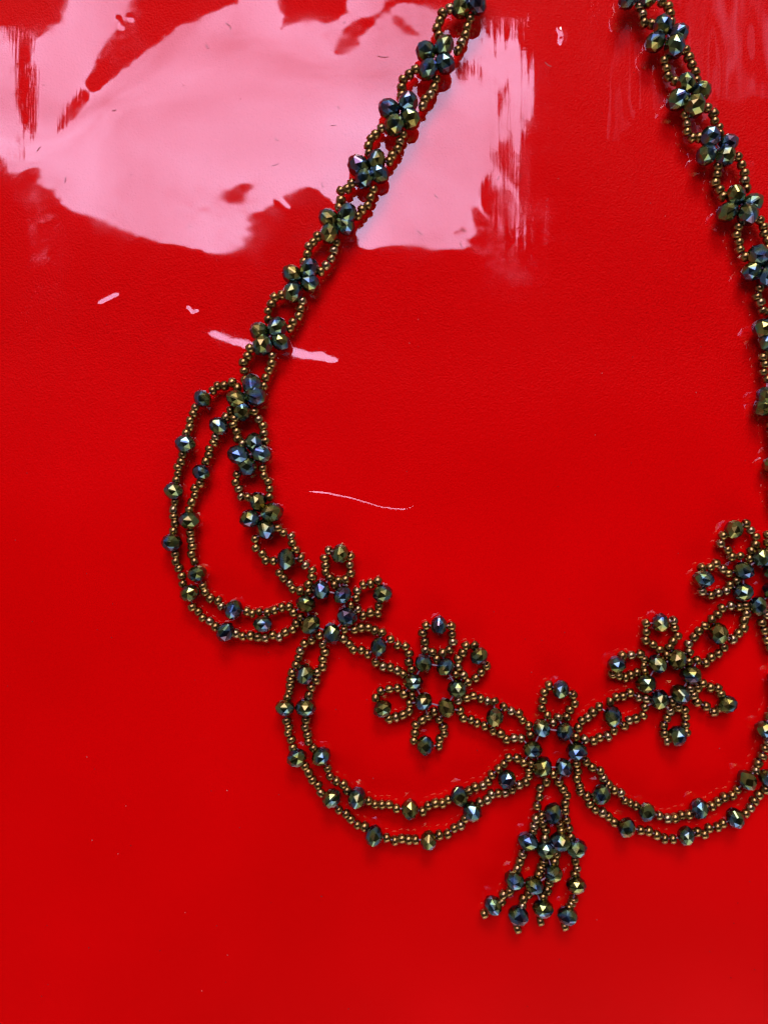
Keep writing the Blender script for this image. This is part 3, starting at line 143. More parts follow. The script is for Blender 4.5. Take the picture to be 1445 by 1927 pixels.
    (-389,5,6,10,13,13,15,14,14,14,14,13,13,13,13,12,13,13,13,15,15,14,14,13,12,12,12,11,11,10,8,8,8,6,5,4,3,3,1,1,0,-1,-1,-3,-2,-4,-4,-4,-5,-5,-5,-6,-6,-6,-6,-6,-6,-6,-6,-6,-5,-4,-4,-4,-3,-3,-2,-2,-2,-2,-2,0,0,0,1,1,2,2,2,2,2,2,2,2,2,1,2,1,2,1,2,2,2,2,3,3,2,3,4,3,3,3,3,2,3,3,2,2,2,1,1,1,1,0,0,0,-1,-1,-2,-2,-4,-5,-6,-8,-9,-9,-7,-6,-5,-5,-3,-4,-5,-4,-3,-3,-3,-2,-1,-1,-1,0,0,0,0,1,1,1,2,1,2,2,2,2,2,3,2,3,2,3,2,3,3,3,3,2,3,3,3,3,3,3,3,3,3,2,3,3,3,3,3,3,2,3,3,3,2,3,3,2,3,3,3,2,3,3,2,3,3,3,3,3),
    (-383,-24,5,12,14,16,15,15,15,14,15,13,14,13,13,12,13,13,14,14,16,15,14,13,12,13,12,11,10,10,9,8,8,6,5,5,3,3,1,1,0,-1,-1,-2,-3,-3,-4,-4,-5,-5,-5,-6,-6,-6,-6,-6,-6,-6,-6,-6,-5,-5,-4,-3,-4,-3,-3,-2,-3,-1,-1,0,0,1,1,1,2,2,1,2,2,2,2,2,2,2,1,2,2,2,1,2,3,2,3,3,3,3,3,4,3,3,4,3,2,3,3,2,2,2,1,1,1,1,0,0,-1,-1,-1,-2,-3,-4,-6,-9,-10,-9,-7,-7,-6,-5,-4,-3,-5,-3,-4,-3,-2,-2,-1,-1,-1,0,0,0,1,1,1,1,1,2,2,2,2,2,3,2,3,2,3,2,3,3,3,3,3,2,3,3,3,3,3,3,3,3,3,2,3,3,3,3,3,2,3,3,3,2,3,3,2,3,2,3,3,2,3,2,3,3,2,3,3,2),
    (-489,32,23,19,19,17,17,16,15,15,15,14,14,13,13,13,13,13,14,14,16,15,15,13,13,13,11,12,11,10,9,8,7,7,5,5,4,2,2,1,0,-1,-1,-2,-3,-3,-4,-4,-5,-4,-6,-5,-6,-6,-6,-6,-7,-6,-6,-5,-6,-5,-4,-4,-3,-4,-3,-3,-2,-1,0,0,1,0,1,1,2,2,1,2,1,2,1,2,3,2,2,2,2,2,2,2,2,3,3,3,3,4,3,4,4,3,4,3,3,3,3,2,2,2,2,1,1,1,0,0,0,-1,-1,-2,-2,-4,-6,-9,-10,-9,-8,-7,-7,-5,-5,-4,-3,-4,-3,-3,-2,-2,-1,-1,0,-1,1,0,1,1,1,2,1,2,2,2,2,3,2,2,3,3,2,3,3,3,3,3,2,3,3,3,3,3,3,3,3,3,3,3,2,3,3,3,3,2,3,3,2,3,3,2,3,2,3,2,3,2,3,2,3,2,2,3,2,3),
    (-554,57,33,26,21,20,18,17,16,16,15,15,14,13,13,14,13,13,14,14,15,16,14,15,14,12,12,12,11,10,9,8,8,7,5,5,4,2,2,1,0,0,-1,-2,-3,-3,-4,-4,-5,-5,-5,-5,-6,-6,-6,-6,-6,-7,-6,-5,-6,-5,-5,-4,-4,-4,-3,-2,-2,0,0,0,0,1,1,1,2,1,1,1,1,2,1,2,3,2,3,3,2,2,2,2,2,3,3,4,3,4,4,4,3,4,4,3,4,3,3,2,3,2,1,2,1,1,0,0,0,-1,-1,-1,-3,-3,-5,-9,-10,-10,-8,-8,-7,-5,-5,-5,-3,-4,-3,-2,-2,-2,-1,0,-1,0,0,1,1,1,2,1,2,2,2,2,2,3,2,3,3,2,3,3,3,3,3,3,2,3,3,3,3,3,3,3,3,3,3,3,2,3,3,3,2,3,3,3,2,3,2,3,2,3,2,3,2,2,3,2,2,2,3,2,2,2),
    (-548,33,31,26,23,21,19,18,17,16,16,15,14,14,13,14,13,14,14,14,15,15,15,15,14,13,12,12,11,10,10,8,8,7,6,4,4,3,2,1,1,-1,-1,-2,-3,-3,-3,-4,-5,-5,-5,-6,-5,-6,-6,-6,-7,-6,-6,-6,-5,-6,-5,-5,-4,-4,-3,-2,-1,0,0,0,1,0,1,1,1,1,1,1,1,1,2,2,3,2,3,3,3,2,2,2,3,3,3,4,3,4,4,4,4,4,4,4,3,4,3,2,3,2,2,1,2,0,1,0,-1,0,-2,-1,-2,-3,-5,-8,-11,-10,-9,-7,-7,-6,-5,-5,-3,-3,-3,-2,-2,-2,-1,0,0,0,0,1,1,1,2,2,2,2,2,2,3,2,3,2,3,3,3,3,3,3,3,2,3,3,3,3,3,3,3,3,3,3,3,3,3,2,3,3,2,3,3,2,3,2,3,2,3,2,3,2,2,2,3,2,2,2,2,2,1,2),
    (-571,40,30,27,24,21,20,19,17,17,15,16,14,14,14,14,14,13,14,14,15,15,15,15,15,14,13,11,11,11,9,9,8,7,6,5,4,3,2,1,0,0,-1,-2,-2,-3,-4,-4,-5,-5,-5,-5,-6,-6,-6,-6,-6,-6,-6,-6,-6,-6,-5,-5,-5,-4,-3,-2,0,0,0,0,1,0,1,0,1,0,1,1,1,2,1,3,2,3,2,3,4,3,2,2,3,3,3,4,4,4,4,5,4,4,4,4,3,4,3,3,2,3,2,1,1,1,0,0,0,-1,-2,-2,-3,-3,-4,-7,-11,-10,-8,-8,-7,-6,-5,-4,-4,-3,-3,-2,-2,-1,-1,0,0,1,0,1,1,2,2,1,2,3,2,2,3,2,3,3,3,3,3,3,2,3,3,4,3,3,3,3,3,3,2,3,3,3,3,3,3,2,3,3,2,3,3,2,3,2,3,2,2,3,2,2,2,3,2,2,1,2,2,2,1,2),
    (-563,24,27,25,24,21,20,19,18,17,16,15,15,15,14,14,13,14,14,14,15,15,15,15,15,14,14,12,12,10,10,9,7,8,6,5,4,3,2,2,0,0,-1,-2,-3,-3,-3,-4,-5,-5,-5,-5,-6,-6,-6,-6,-6,-6,-6,-6,-6,-6,-5,-5,-5,-4,-3,-2,-1,1,0,0,0,0,0,0,1,0,1,1,1,2,1,2,3,2,3,3,4,3,3,2,3,3,4,4,4,4,5,4,4,5,4,4,4,3,4,2,3,2,2,2,1,1,0,0,-1,-2,-2,-2,-4,-3,-5,-6,-9,-10,-8,-8,-7,-6,-5,-4,-4,-3,-2,-2,-2,-1,0,-1,1,0,1,1,2,1,2,2,2,3,2,3,2,3,3,3,2,3,3,3,3,3,4,3,3,3,3,3,3,3,3,3,3,2,3,3,3,3,2,3,3,2,3,2,3,2,2,3,2,2,2,3,2,2,2,1,2,2,1,2,1,1),
    (-584,33,28,25,23,22,20,19,18,17,16,16,15,15,14,14,14,14,14,14,15,14,15,15,15,15,14,13,12,11,10,9,8,7,6,5,5,3,2,2,0,0,-1,-2,-2,-3,-4,-4,-4,-5,-5,-5,-6,-6,-6,-6,-6,-7,-6,-6,-5,-6,-5,-6,-4,-5,-3,-2,-1,1,0,0,0,-1,0,0,0,1,0,1,1,2,2,2,2,3,3,3,3,4,3,3,3,3,4,4,4,5,5,4,5,4,4,5,3,4,3,3,3,2,2,2,1,0,0,0,-1,-2,-2,-3,-4,-4,-5,-6,-8,-9,-9,-7,-7,-6,-5,-4,-4,-3,-2,-2,-1,-1,0,0,0,1,1,1,2,2,2,2,2,3,2,3,3,2,3,3,3,3,3,3,3,4,3,3,3,3,3,3,3,3,3,3,3,3,2,3,3,3,2,3,3,2,3,2,3,2,2,3,2,2,2,2,2,2,2,1,2,2,1,1,1,1),
    (-576,21,24,24,23,21,20,19,18,17,17,16,15,15,14,14,14,14,14,14,15,15,15,15,14,15,14,13,13,11,11,9,9,7,7,5,4,3,3,1,1,0,-1,-2,-2,-3,-3,-4,-5,-4,-6,-5,-6,-6,-6,-6,-6,-6,-6,-6,-6,-6,-5,-5,-5,-4,-3,-3,-1,0,-1,0,0,0,-1,0,0,1,0,1,1,2,2,2,2,3,3,3,4,3,4,4,3,3,4,4,5,4,5,5,4,5,4,5,4,3,4,3,2,3,1,2,1,0,0,0,-1,-2,-3,-3,-4,-5,-5,-7,-7,-8,-8,-8,-6,-6,-5,-5,-3,-3,-2,-2,-1,-1,0,0,1,1,1,2,2,1,3,2,2,3,3,2,3,3,3,3,3,3,3,3,4,3,3,3,3,3,3,3,3,3,3,3,3,3,3,3,2,3,3,2,3,2,3,2,3,2,2,2,2,3,2,2,1,2,2,2,1,1,2,1,0,1),
    (-595,31,25,24,22,21,20,19,18,18,16,16,15,15,15,14,14,14,14,15,14,15,15,14,15,15,14,13,13,11,11,10,9,8,7,6,4,4,2,2,1,0,-1,-2,-2,-3,-3,-4,-5,-4,-6,-5,-6,-5,-7,-6,-6,-6,-6,-6,-6,-6,-5,-5,-5,-4,-3,-3,-2,-1,0,-1,0,-1,0,0,0,0,0,1,2,1,2,2,3,3,3,3,4,4,4,4,4,3,4,4,4,5,5,5,5,4,5,4,4,4,3,3,3,2,2,1,1,1,0,-1,-1,-2,-3,-3,-5,-5,-6,-7,-7,-8,-7,-7,-7,-6,-5,-4,-4,-2,-2,-2,-1,0,0,0,1,1,2,1,2,2,3,2,3,2,3,3,3,3,3,3,3,3,3,4,3,3,3,3,3,4,3,3,3,3,3,3,3,2,3,3,3,2,3,3,2,3,2,2,3,2,2,2,2,2,2,2,2,2,1,2,1,2,1,0,1,0),
    (-585,18,23,23,21,21,20,19,18,17,16,16,16,15,15,14,14,14,14,14,15,14,15,15,15,14,14,14,12,12,11,10,10,8,7,6,6,4,2,2,1,0,-1,-1,-2,-3,-4,-4,-4,-5,-5,-5,-6,-6,-6,-6,-6,-6,-6,-6,-6,-6,-5,-5,-5,-4,-4,-2,-2,-2,-1,-1,-1,-1,0,0,-1,1,0,1,1,2,2,2,3,3,3,3,4,4,5,4,5,3,4,4,5,5,5,5,5,4,5,4,4,4,3,4,2,2,2,1,1,1,-1,0,-2,-2,-2,-4,-5,-5,-7,-7,-8,-7,-7,-7,-6,-6,-5,-4,-3,-3,-2,-1,-1,0,0,0,1,2,1,2,2,2,3,2,3,3,3,3,3,3,3,3,3,3,4,3,3,3,4,3,3,3,3,3,3,3,3,3,3,3,3,2,3,3,2,3,2,3,2,2,3,2,2,2,2,2,2,2,2,1,2,1,2,1,1,1,0,0),
    (-604,30,25,22,21,21,19,19,18,17,17,16,15,15,15,14,15,14,14,14,14,15,15,14,15,14,14,14,12,12,12,10,9,9,7,7,6,4,4,2,1,0,-1,-1,-2,-3,-3,-4,-4,-5,-5,-6,-5,-6,-6,-6,-7,-6,-6,-6,-6,-5,-6,-5,-5,-4,-3,-3,-3,-2,-2,-1,-1,-1,-1,0,0,0,0,1,1,2,2,2,3,3,4,3,4,5,4,5,5,4,4,4,5,5,5,5,5,5,5,4,4,4,3,3,3,2,2,1,1,0,0,-1,-2,-1,-4,-4,-4,-6,-7,-7,-8,-8,-6,-7,-6,-5,-5,-5,-3,-3,-1,-2,0,0,0,1,1,2,1,2,2,3,2,3,3,3,3,3,3,3,3,3,4,3,3,3,4,3,3,3,3,4,3,3,3,3,3,3,3,2,3,3,3,2,3,2,3,2,2,3,2,2,2,2,2,2,2,2,1,2,1,2,1,1,1,1,1,1),
    (-592,17,22,22,21,20,19,19,17,17,17,16,15,15,15,15,14,14,14,14,14,15,15,14,15,14,14,13,13,12,11,11,9,9,8,7,6,4,4,3,2,0,0,-1,-2,-3,-3,-4,-4,-5,-5,-5,-6,-6,-6,-6,-6,-7,-6,-6,-6,-5,-6,-5,-5,-4,-3,-3,-3,-3,-2,-2,-2,-1,-1,0,-1,0,1,1,1,2,2,2,3,3,4,4,4,4,5,5,6,5,4,4,5,5,5,5,5,5,5,4,4,4,3,3,3,2,2,1,0,1,-1,-1,-1,-3,-3,-4,-4,-6,-7,-8,-8,-7,-7,-7,-5,-6,-4,-5,-3,-2,-2,-1,-1,0,1,1,1,2,2,2,2,2,3,3,3,3,3,3,3,3,3,4,3,3,4,3,3,3,4,3,3,3,3,3,3,3,3,3,3,3,3,2,3,3,2,3,2,2,3,2,2,2,2,2,2,2,2,1,2,1,2,1,1,2,1,1,1,2),
    (-609,29,23,22,21,19,20,18,18,17,16,16,15,15,15,14,15,14,14,14,14,15,14,15,14,15,13,14,12,12,12,10,10,9,7,8,6,5,4,3,2,1,1,-1,-2,-2,-3,-4,-5,-4,-5,-5,-6,-6,-6,-6,-6,-7,-6,-6,-6,-6,-5,-5,-5,-4,-4,-3,-3,-3,-3,-3,-1,-2,-1,-1,-1,0,1,0,2,1,2,3,3,3,4,4,5,5,5,5,6,5,5,4,5,5,5,6,5,5,5,4,4,4,3,3,3,2,1,1,1,0,0,-1,-2,-3,-3,-4,-4,-6,-8,-8,-8,-8,-6,-7,-5,-5,-5,-4,-3,-3,-2,-1,0,0,1,1,1,2,2,2,3,2,3,3,3,3,3,3,3,4,3,3,4,3,3,4,3,3,3,4,3,3,3,3,3,3,3,3,3,3,2,3,3,2,3,2,3,2,2,2,2,2,2,2,2,2,2,1,2,1,2,1,1,1,1,1,2,1),
    (-596,17,20,21,21,19,19,18,18,17,16,16,15,15,15,14,14,15,14,14,14,14,15,14,15,14,13,13,13,12,11,11,9,9,8,8,6,5,4,4,2,2,1,-1,-1,-2,-2,-4,-4,-4,-5,-5,-6,-6,-6,-7,-6,-6,-6,-6,-6,-6,-5,-6,-4,-4,-4,-4,-4,-3,-4,-3,-2,-2,-1,-2,0,0,0,1,1,1,3,2,3,4,4,4,5,5,5,6,6,6,5,5,5,5,6,5,5,5,5,4,5,3,4,3,2,2,2,1,0,0,0,-1,-2,-3,-3,-4,-5,-7,-8,-8,-8,-7,-7,-6,-6,-5,-4,-4,-3,-3,-1,-1,-1,1,1,1,1,2,2,3,2,3,2,3,3,4,3,3,3,3,4,3,3,4,3,4,3,3,3,4,3,3,3,3,3,3,3,3,3,2,3,3,2,3,2,3,2,2,3,2,2,2,2,2,1,2,2,1,2,1,1,2,1,1,1,1,1,1),
    (-612,29,22,21,20,20,18,18,18,16,17,15,16,15,14,15,14,14,14,14,14,15,14,14,14,14,14,13,12,12,11,11,10,9,8,7,6,6,4,4,3,1,1,0,0,-2,-2,-3,-4,-4,-5,-5,-5,-6,-6,-6,-6,-6,-7,-6,-6,-6,-5,-5,-5,-4,-4,-4,-5,-4,-4,-3,-3,-3,-1,-2,-1,0,0,1,1,2,2,3,3,4,4,4,5,6,5,6,7,6,6,6,5,6,5,5,5,5,4,5,4,4,3,3,3,2,1,2,0,1,-1,-1,-2,-2,-4,-4,-6,-7,-9,-8,-8,-7,-7,-6,-5,-5,-5,-3,-3,-3,-1,-1,-1,1,1,1,2,2,2,2,3,2,3,3,3,3,4,3,3,3,4,3,4,3,3,4,3,3,3,4,3,3,3,3,3,3,3,3,3,2,3,3,2,3,2,3,2,2,2,2,2,2,2,2,2,1,2,1,2,1,1,1,1,1,1,1,1,1),
    (-597,16,20,20,20,19,19,17,18,16,16,16,15,15,15,14,14,14,14,14,14,15,14,14,14,14,13,13,12,12,11,11,9,9,8,8,6,6,4,4,3,2,1,0,0,-1,-2,-3,-3,-4,-5,-5,-5,-6,-5,-6,-6,-6,-6,-6,-6,-5,-6,-5,-5,-4,-5,-5,-5,-5,-4,-4,-3,-3,-2,-2,-1,0,0,0,2,1,3,2,4,3,5,5,5,5,6,7,6,7,7,6,6,6,5,4,5,4,5,4,4,4,4,3,2,3,2,2,0,1,-1,-1,-2,-3,-3,-4,-7,-7,-9,-8,-8,-7,-7,-6,-5,-5,-5,-3,-3,-2,-2,-1,0,1,0,2,1,2,3,2,3,2,3,3,3,3,4,3,3,4,3,3,4,3,3,4,3,3,4,3,3,3,3,3,3,3,3,3,3,2,3,3,2,3,2,2,3,2,2,2,2,2,2,1,2,2,1,1,2,1,1,1,1,1,1,1,0,1),
    (-611,27,22,21,20,19,18,17,17,17,16,15,15,15,15,14,14,14,14,14,14,14,14,14,14,14,13,12,13,11,11,11,9,9,8,8,6,6,5,3,3,3,1,0,0,-1,-2,-2,-3,-4,-4,-5,-5,-5,-6,-5,-6,-6,-5,-6,-6,-5,-6,-5,-5,-6,-5,-6,-5,-5,-5,-4,-4,-2,-3,-2,-1,0,0,0,1,2,2,3,4,4,4,5,5,6,6,7,7,7,7,7,6,5,5,5,5,4,5,4,4,4,3,3,3,3,2,2,1,0,-1,-1,-2,-2,-4,-5,-6,-7,-8,-8,-8,-7,-7,-6,-6,-5,-4,-3,-3,-2,-2,-1,0,1,1,1,2,2,2,2,3,3,3,3,3,3,3,3,4,3,3,4,3,4,3,3,4,3,3,3,3,3,4,3,3,2,3,3,3,3,2,3,2,3,2,2,2,3,2,2,2,1,2,2,1,2,1,2,1,1,1,1,1,1,0,1,1,0),
    (-595,15,20,20,19,19,18,17,17,16,16,16,15,14,15,14,14,14,14,14,14,14,13,14,14,13,13,13,12,11,11,10,10,9,8,7,7,5,5,4,3,2,2,0,0,-1,-1,-2,-3,-4,-4,-5,-4,-6,-5,-5,-6,-5,-6,-5,-6,-6,-5,-6,-6,-5,-6,-6,-5,-6,-5,-4,-4,-3,-2,-2,-2,0,0,0,1,2,2,3,4,4,4,5,6,6,6,7,7,7,7,7,6,6,5,5,5,5,4,4,4,4,4,3,3,3,2,1,1,1,-1,-1,-2,-3,-4,-4,-6,-7,-8,-8,-7,-7,-7,-6,-5,-5,-4,-4,-2,-3,-1,-1,0,1,1,1,2,2,2,2,3,3,2,3,3,4,3,3,3,4,3,3,4,3,3,4,3,3,4,3,3,3,3,3,3,3,3,2,3,3,2,3,2,3,2,2,2,2,2,2,2,2,2,1,2,1,2,1,1,1,1,1,1,1,0,1,0,0),
    (-608,27,22,20,19,19,17,18,16,17,15,16,14,15,14,14,14,14,14,14,14,13,14,14,13,13,13,12,12,12,10,10,10,9,8,7,6,6,5,4,3,2,2,1,0,-1,-2,-2,-3,-3,-4,-4,-5,-5,-5,-6,-5,-6,-5,-6,-6,-5,-6,-6,-6,-6,-6,-6,-5,-6,-5,-4,-4,-3,-3,-2,-1,-1,0,0,1,2,2,3,4,4,5,5,5,6,7,7,7,7,7,7,6,6,6,5,5,5,4,5,4,4,3,4,2,3,2,2,1,0,-1,-1,-2,-3,-3,-5,-6,-6,-7,-7,-8,-6,-7,-6,-5,-5,-4,-3,-3,-2,-2,0,0,0,1,1,2,2,2,2,3,3,3,3,3,3,3,3,3,4,3,3,4,3,3,4,3,3,3,3,3,4,3,3,2,3,3,3,2,3,3,2,2,3,2,2,2,2,2,2,2,2,1,2,2,1,1,1,2,1,1,0,1,1,0,0,1,0),
    (-591,15,19,20,19,18,18,17,17,16,15,15,15,15,14,14,13,14,14,14,13,14,14,13,13,13,13,12,11,11,11,10,9,9,8,7,6,6,5,4,3,2,2,1,0,-1,-1,-2,-3,-3,-4,-4,-5,-5,-5,-6,-5,-6,-5,-6,-6,-6,-6,-6,-6,-6,-6,-6,-5,-6,-5,-4,-4,-3,-3,-2,-2,-1,0,1,1,1,3,3,3,4,5,5,6,6,7,6,7,8,7,6,7,6,6,5,6,5,4,5,4,4,4,3,3,2,2,2,1,0,0,-2,-1,-3,-4,-5,-5,-6,-7,-6,-7,-6,-7,-5,-5,-5,-4,-3,-3,-2,-1,-1,0,0,1,1,2,2,2,2,3,2,3,3,3,3,3,3,4,3,3,3,4,3,3,4,3,3,3,3,3,3,3,3,3,3,3,2,3,2,3,2,3,2,2,2,2,2,2,2,2,2,1,2,1,2,1,1,1,1,1,1,0,1,0,0,0,0),
    (-602,27,21,20,19,18,17,17,17,16,15,15,15,14,14,14,13,14,14,13,14,13,14,13,13,13,12,12,11,11,10,10,9,9,7,7,7,5,5,4,3,3,1,1,0,0,-2,-2,-2,-4,-3,-5,-4,-5,-5,-6,-5,-6,-6,-6,-6,-6,-6,-6,-6,-6,-6,-6,-6,-5,-5,-4,-4,-4,-2,-3,-1,-1,0,0,1,2,2,3,4,4,4,6,5,7,6,7,7,7,7,7,7,6,6,6,5,5,5,5,4,4,4,3,3,3,2,1,1,0,0,-1,-2,-3,-4,-4,-5,-5,-7,-6,-6,-6,-6,-5,-5,-5,-4,-3,-3,-2,-1,-1,0,1,0,1,2,2,2,2,2,3,3,3,3,3,3,3,3,3,4,3,3,3,4,3,3,3,3,3,3,3,3,3,3,3,2,3,3,2,2,3,2,2,3,2,2,2,2,1,2,2,1,2,1,1,2,1,1,1,0,1,1,0,0,1,0,-1),
    (-583,14,19,19,19,18,18,16,17,15,16,14,15,14,14,14,13,14,13,14,13,13,13,13,13,13,12,11,11,11,10,10,9,8,8,6,7,5,5,4,3,2,2,1,0,-1,-1,-2,-2,-4,-3,-5,-4,-5,-6,-5,-6,-6,-6,-6,-6,-6,-6,-6,-6,-6,-6,-6,-6,-5,-5,-4,-4,-4,-3,-2,-1,-1,-1,1,1,1,3,3,3,4,5,5,6,6,7,7,7,7,7,7,7,6,6,6,6,5,5,5,4,4,4,3,3,3,2,1,1,1,-1,-1,-2,-2,-4,-4,-5,-5,-5,-6,-6,-6,-5,-5,-5,-4,-4,-3,-2,-2,-2,-1,0,0,1,1,2,1,2,2,3,2,3,3,3,3,3,3,3,3,3,3,4,3,3,3,3,3,3,3,3,3,3,3,3,2,3,3,2,3,2,2,3,2,2,2,2,2,2,1,2,2,1,2,1,1,1,1,1,1,1,1,0,0,1,0,0,-1),
    (-593,26,21,20,18,18,18,16,16,16,15,15,14,14,14,13,14,13,13,14,13,13,13,13,12,12,12,11,11,11,10,9,9,8,7,7,6,5,5,4,3,2,2,1,0,-1,-1,-2,-2,-4,-3,-5,-4,-5,-6,-6,-5,-6,-7,-6,-6,-6,-6,-7,-6,-6,-6,-5,-6,-5,-5,-4,-4,-4,-2,-3,-1,-1,0,0,1,1,3,3,3,4,5,5,6,6,7,6,7,8,7,7,7,6,6,6,6,6,5,5,4,4,4,4,3,2,2,2,1,0,-1,-1,-1,-3,-3,-4,-4,-5,-5,-5,-5,-6,-5,-5,-4,-4,-4,-3,-2,-2,-1,-1,0,0,0,1,2,1,2,2,2,3,2,3,3,3,3,3,3,3,3,3,3,3,4,3,3,3,3,3,3,2,3,3,3,2,3,3,2,2,3,2,2,2,2,2,2,2,2,2,1,2,1,2,1,1,1,1,1,1,1,0,1,0,0,0,0,0),
    (-573,14,19,19,18,18,17,17,16,15,15,15,14,14,13,14,13,13,13,13,13,13,13,12,13,11,12,11,11,10,9,10,8,8,7,7,6,5,5,3,3,3,1,1,0,0,-1,-2,-3,-3,-4,-4,-5,-5,-6,-6,-6,-6,-6,-7,-6,-6,-7,-6,-6,-6,-6,-5,-6,-5,-5,-4,-4,-3,-3,-2,-2,-1,0,0,1,2,2,3,3,4,5,5,6,6,7,6,7,8,7,7,7,6,7,6,6,5,6,5,4,5,3,4,3,3,2,1,1,0,0,-1,-2,-2,-3,-3,-4,-4,-5,-5,-5,-5,-5,-4,-4,-4,-3,-3,-2,-2,-2,0,-1,0,1,1,1,1,2,2,2,3,2,3,2,3,3,3,3,3,3,3,3,3,3,3,3,3,3,3,3,3,3,2,3,3,2,3,2,2,3,2,2,2,2,2,2,2,1,2,2,1,1,2,1,1,1,1,1,1,0,1,0,1,0,0,0,-1),
    (-582,27,21,19,18,18,17,16,16,15,15,14,14,14,14,13,13,13,13,13,13,12,13,12,12,11,11,11,11,9,10,9,8,8,7,6,6,5,5,3,3,3,1,1,0,0,-2,-2,-2,-3,-4,-5,-4,-6,-5,-6,-7,-6,-7,-6,-7,-6,-7,-6,-6,-6,-5,-6,-5,-5,-5,-4,-4,-3,-3,-2,-2,-1,0,0,1,2,2,3,3,4,5,5,5,6,7,7,7,7,7,7,7,7,6,7,6,6,5,5,5,4,4,3,3,3,2,2,1,0,0,-1,-1,-2,-3,-3,-4,-4,-4,-5,-4,-5,-4,-4,-4,-3,-4,-2,-3,-1,-2,0,-1,0,1,1,1,1,2,2,2,2,2,3,2,3,3,3,3,2,3,3,3,3,3,3,3,3,3,3,3,2,3,3,2,3,2,3,2,2,3,2,2,2,2,2,2,1,2,1,2,1,2,1,1,1,1,1,1,1,0,1,0,0,0,0,0,0),
    (-560,14,19,19,18,17,17,16,16,15,15,14,14,13,14,13,13,13,12,13,12,13,12,12,11,12,10,11,10,10,9,8,8,8,7,6,6,5,4,4,3,2,1,1,0,0,-2,-1,-3,-3,-4,-5,-4,-6,-6,-6,-6,-7,-7,-6,-7,-7,-6,-6,-6,-6,-6,-5,-5,-5,-4,-4,-4,-3,-3,-2,-2,-1,0,0,0,2,2,3,3,4,4,6,5,6,7,6,7,7,8,7,7,7,6,7,6,6,5,5,5,5,4,3,3,3,2,2,1,0,0,-1,-1,-2,-2,-3,-3,-4,-4,-4,-4,-4,-4,-4,-4,-3,-3,-2,-2,-2,-1,-1,-1,0,1,1,1,1,1,2,2,2,2,3,2,3,3,2,3,3,3,3,3,3,2,3,3,3,3,3,2,3,3,2,3,2,3,2,2,2,3,2,2,2,2,1,2,2,1,2,1,2,1,1,1,2,0,1,1,1,0,1,0,0,0,0,0,0),
    (-567,26,21,19,18,17,17,16,16,15,14,14,14,13,14,12,13,13,12,13,12,12,12,11,12,11,10,10,10,9,9,9,7,8,6,6,6,5,4,3,3,2,2,1,0,-1,-1,-2,-2,-4,-3,-5,-5,-5,-6,-7,-6,-7,-7,-7,-7,-6,-7,-6,-6,-5,-6,-5,-5,-5,-4,-4,-4,-3,-3,-2,-2,-1,0,0,1,1,2,2,4,3,5,5,5,6,7,7,6,8,7,7,7,7,7,6,7,5,6,5,5,5,4,3,3,3,2,2,1,0,0,0,-1,-2,-2,-3,-3,-3,-3,-4,-4,-4,-3,-4,-3,-3,-3,-2,-2,-2,-1,-1,0,0,0,1,1,1,1,2,2,2,2,2,3,2,3,2,3,3,3,2,3,3,3,3,2,3,3,2,3,3,2,3,2,3,2,2,2,3,2,2,2,2,2,1,2,2,1,2,1,1,2,1,1,1,1,1,0,1,0,1,0,0,0,0,0,0),
    (-544,14,19,18,18,17,17,16,15,15,15,14,13,13,13,13,12,13,12,12,12,12,11,12,10,11,10,10,10,9,8,8,8,7,6,6,6,4,4,4,2,3,1,1,0,-1,-1,-2,-2,-3,-4,-5,-5,-5,-6,-7,-6,-7,-7,-7,-7,-7,-6,-6,-6,-6,-5,-5,-5,-5,-4,-4,-4,-3,-3,-2,-2,-1,0,0,0,1,2,3,3,4,4,5,5,6,6,7,7,7,7,8,7,7,7,6,7,6,5,5,5,5,4,3,4,2,2,2,1,1,0,0,-1,-2,-2,-2,-2,-3,-4,-3,-3,-4,-3,-3,-3,-3,-3,-2,-2,-1,-1,-1,-1,0,1,0,1,1,1,2,2,2,2,2,2,3,2,3,2,3,2,3,3,3,2,3,3,2,3,3,2,3,2,3,2,2,2,3,2,2,2,2,2,2,2,1,2,1,2,1,2,1,1,1,1,1,1,1,1,0,1,0,0,0,0,0,0,0),
    (-549,26,20,19,18,17,17,16,15,15,14,14,13,13,13,12,12,12,12,12,12,11,11,11,11,10,10,10,9,8,9,7,8,7,6,6,5,4,4,3,3,2,2,0,1,-1,-1,-2,-2,-3,-4,-4,-5,-6,-6,-7,-7,-7,-7,-7,-7,-7,-6,-6,-6,-5,-5,-5,-5,-5,-4,-4,-3,-4,-2,-3,-1,-2,0,-1,1,1,2,2,3,3,5,4,6,6,6,6,7,8,7,7,7,7,7,7,6,6,6,5,5,4,5,3,3,3,2,2,1,1,0,0,-1,-1,-2,-2,-2,-3,-3,-3,-3,-3,-3,-3,-2,-3,-2,-2,-2,-2,-1,0,-1,0,0,1,1,1,1,1,2,2,2,2,2,2,3,2,2,3,3,2,3,2,3,3,2,3,2,3,2,3,2,2,3,2,2,2,2,2,2,2,2,2,2,1,2,1,2,1,1,2,1,1,1,1,1,0,1,1,0,0,1,0,0,0,-1,0),
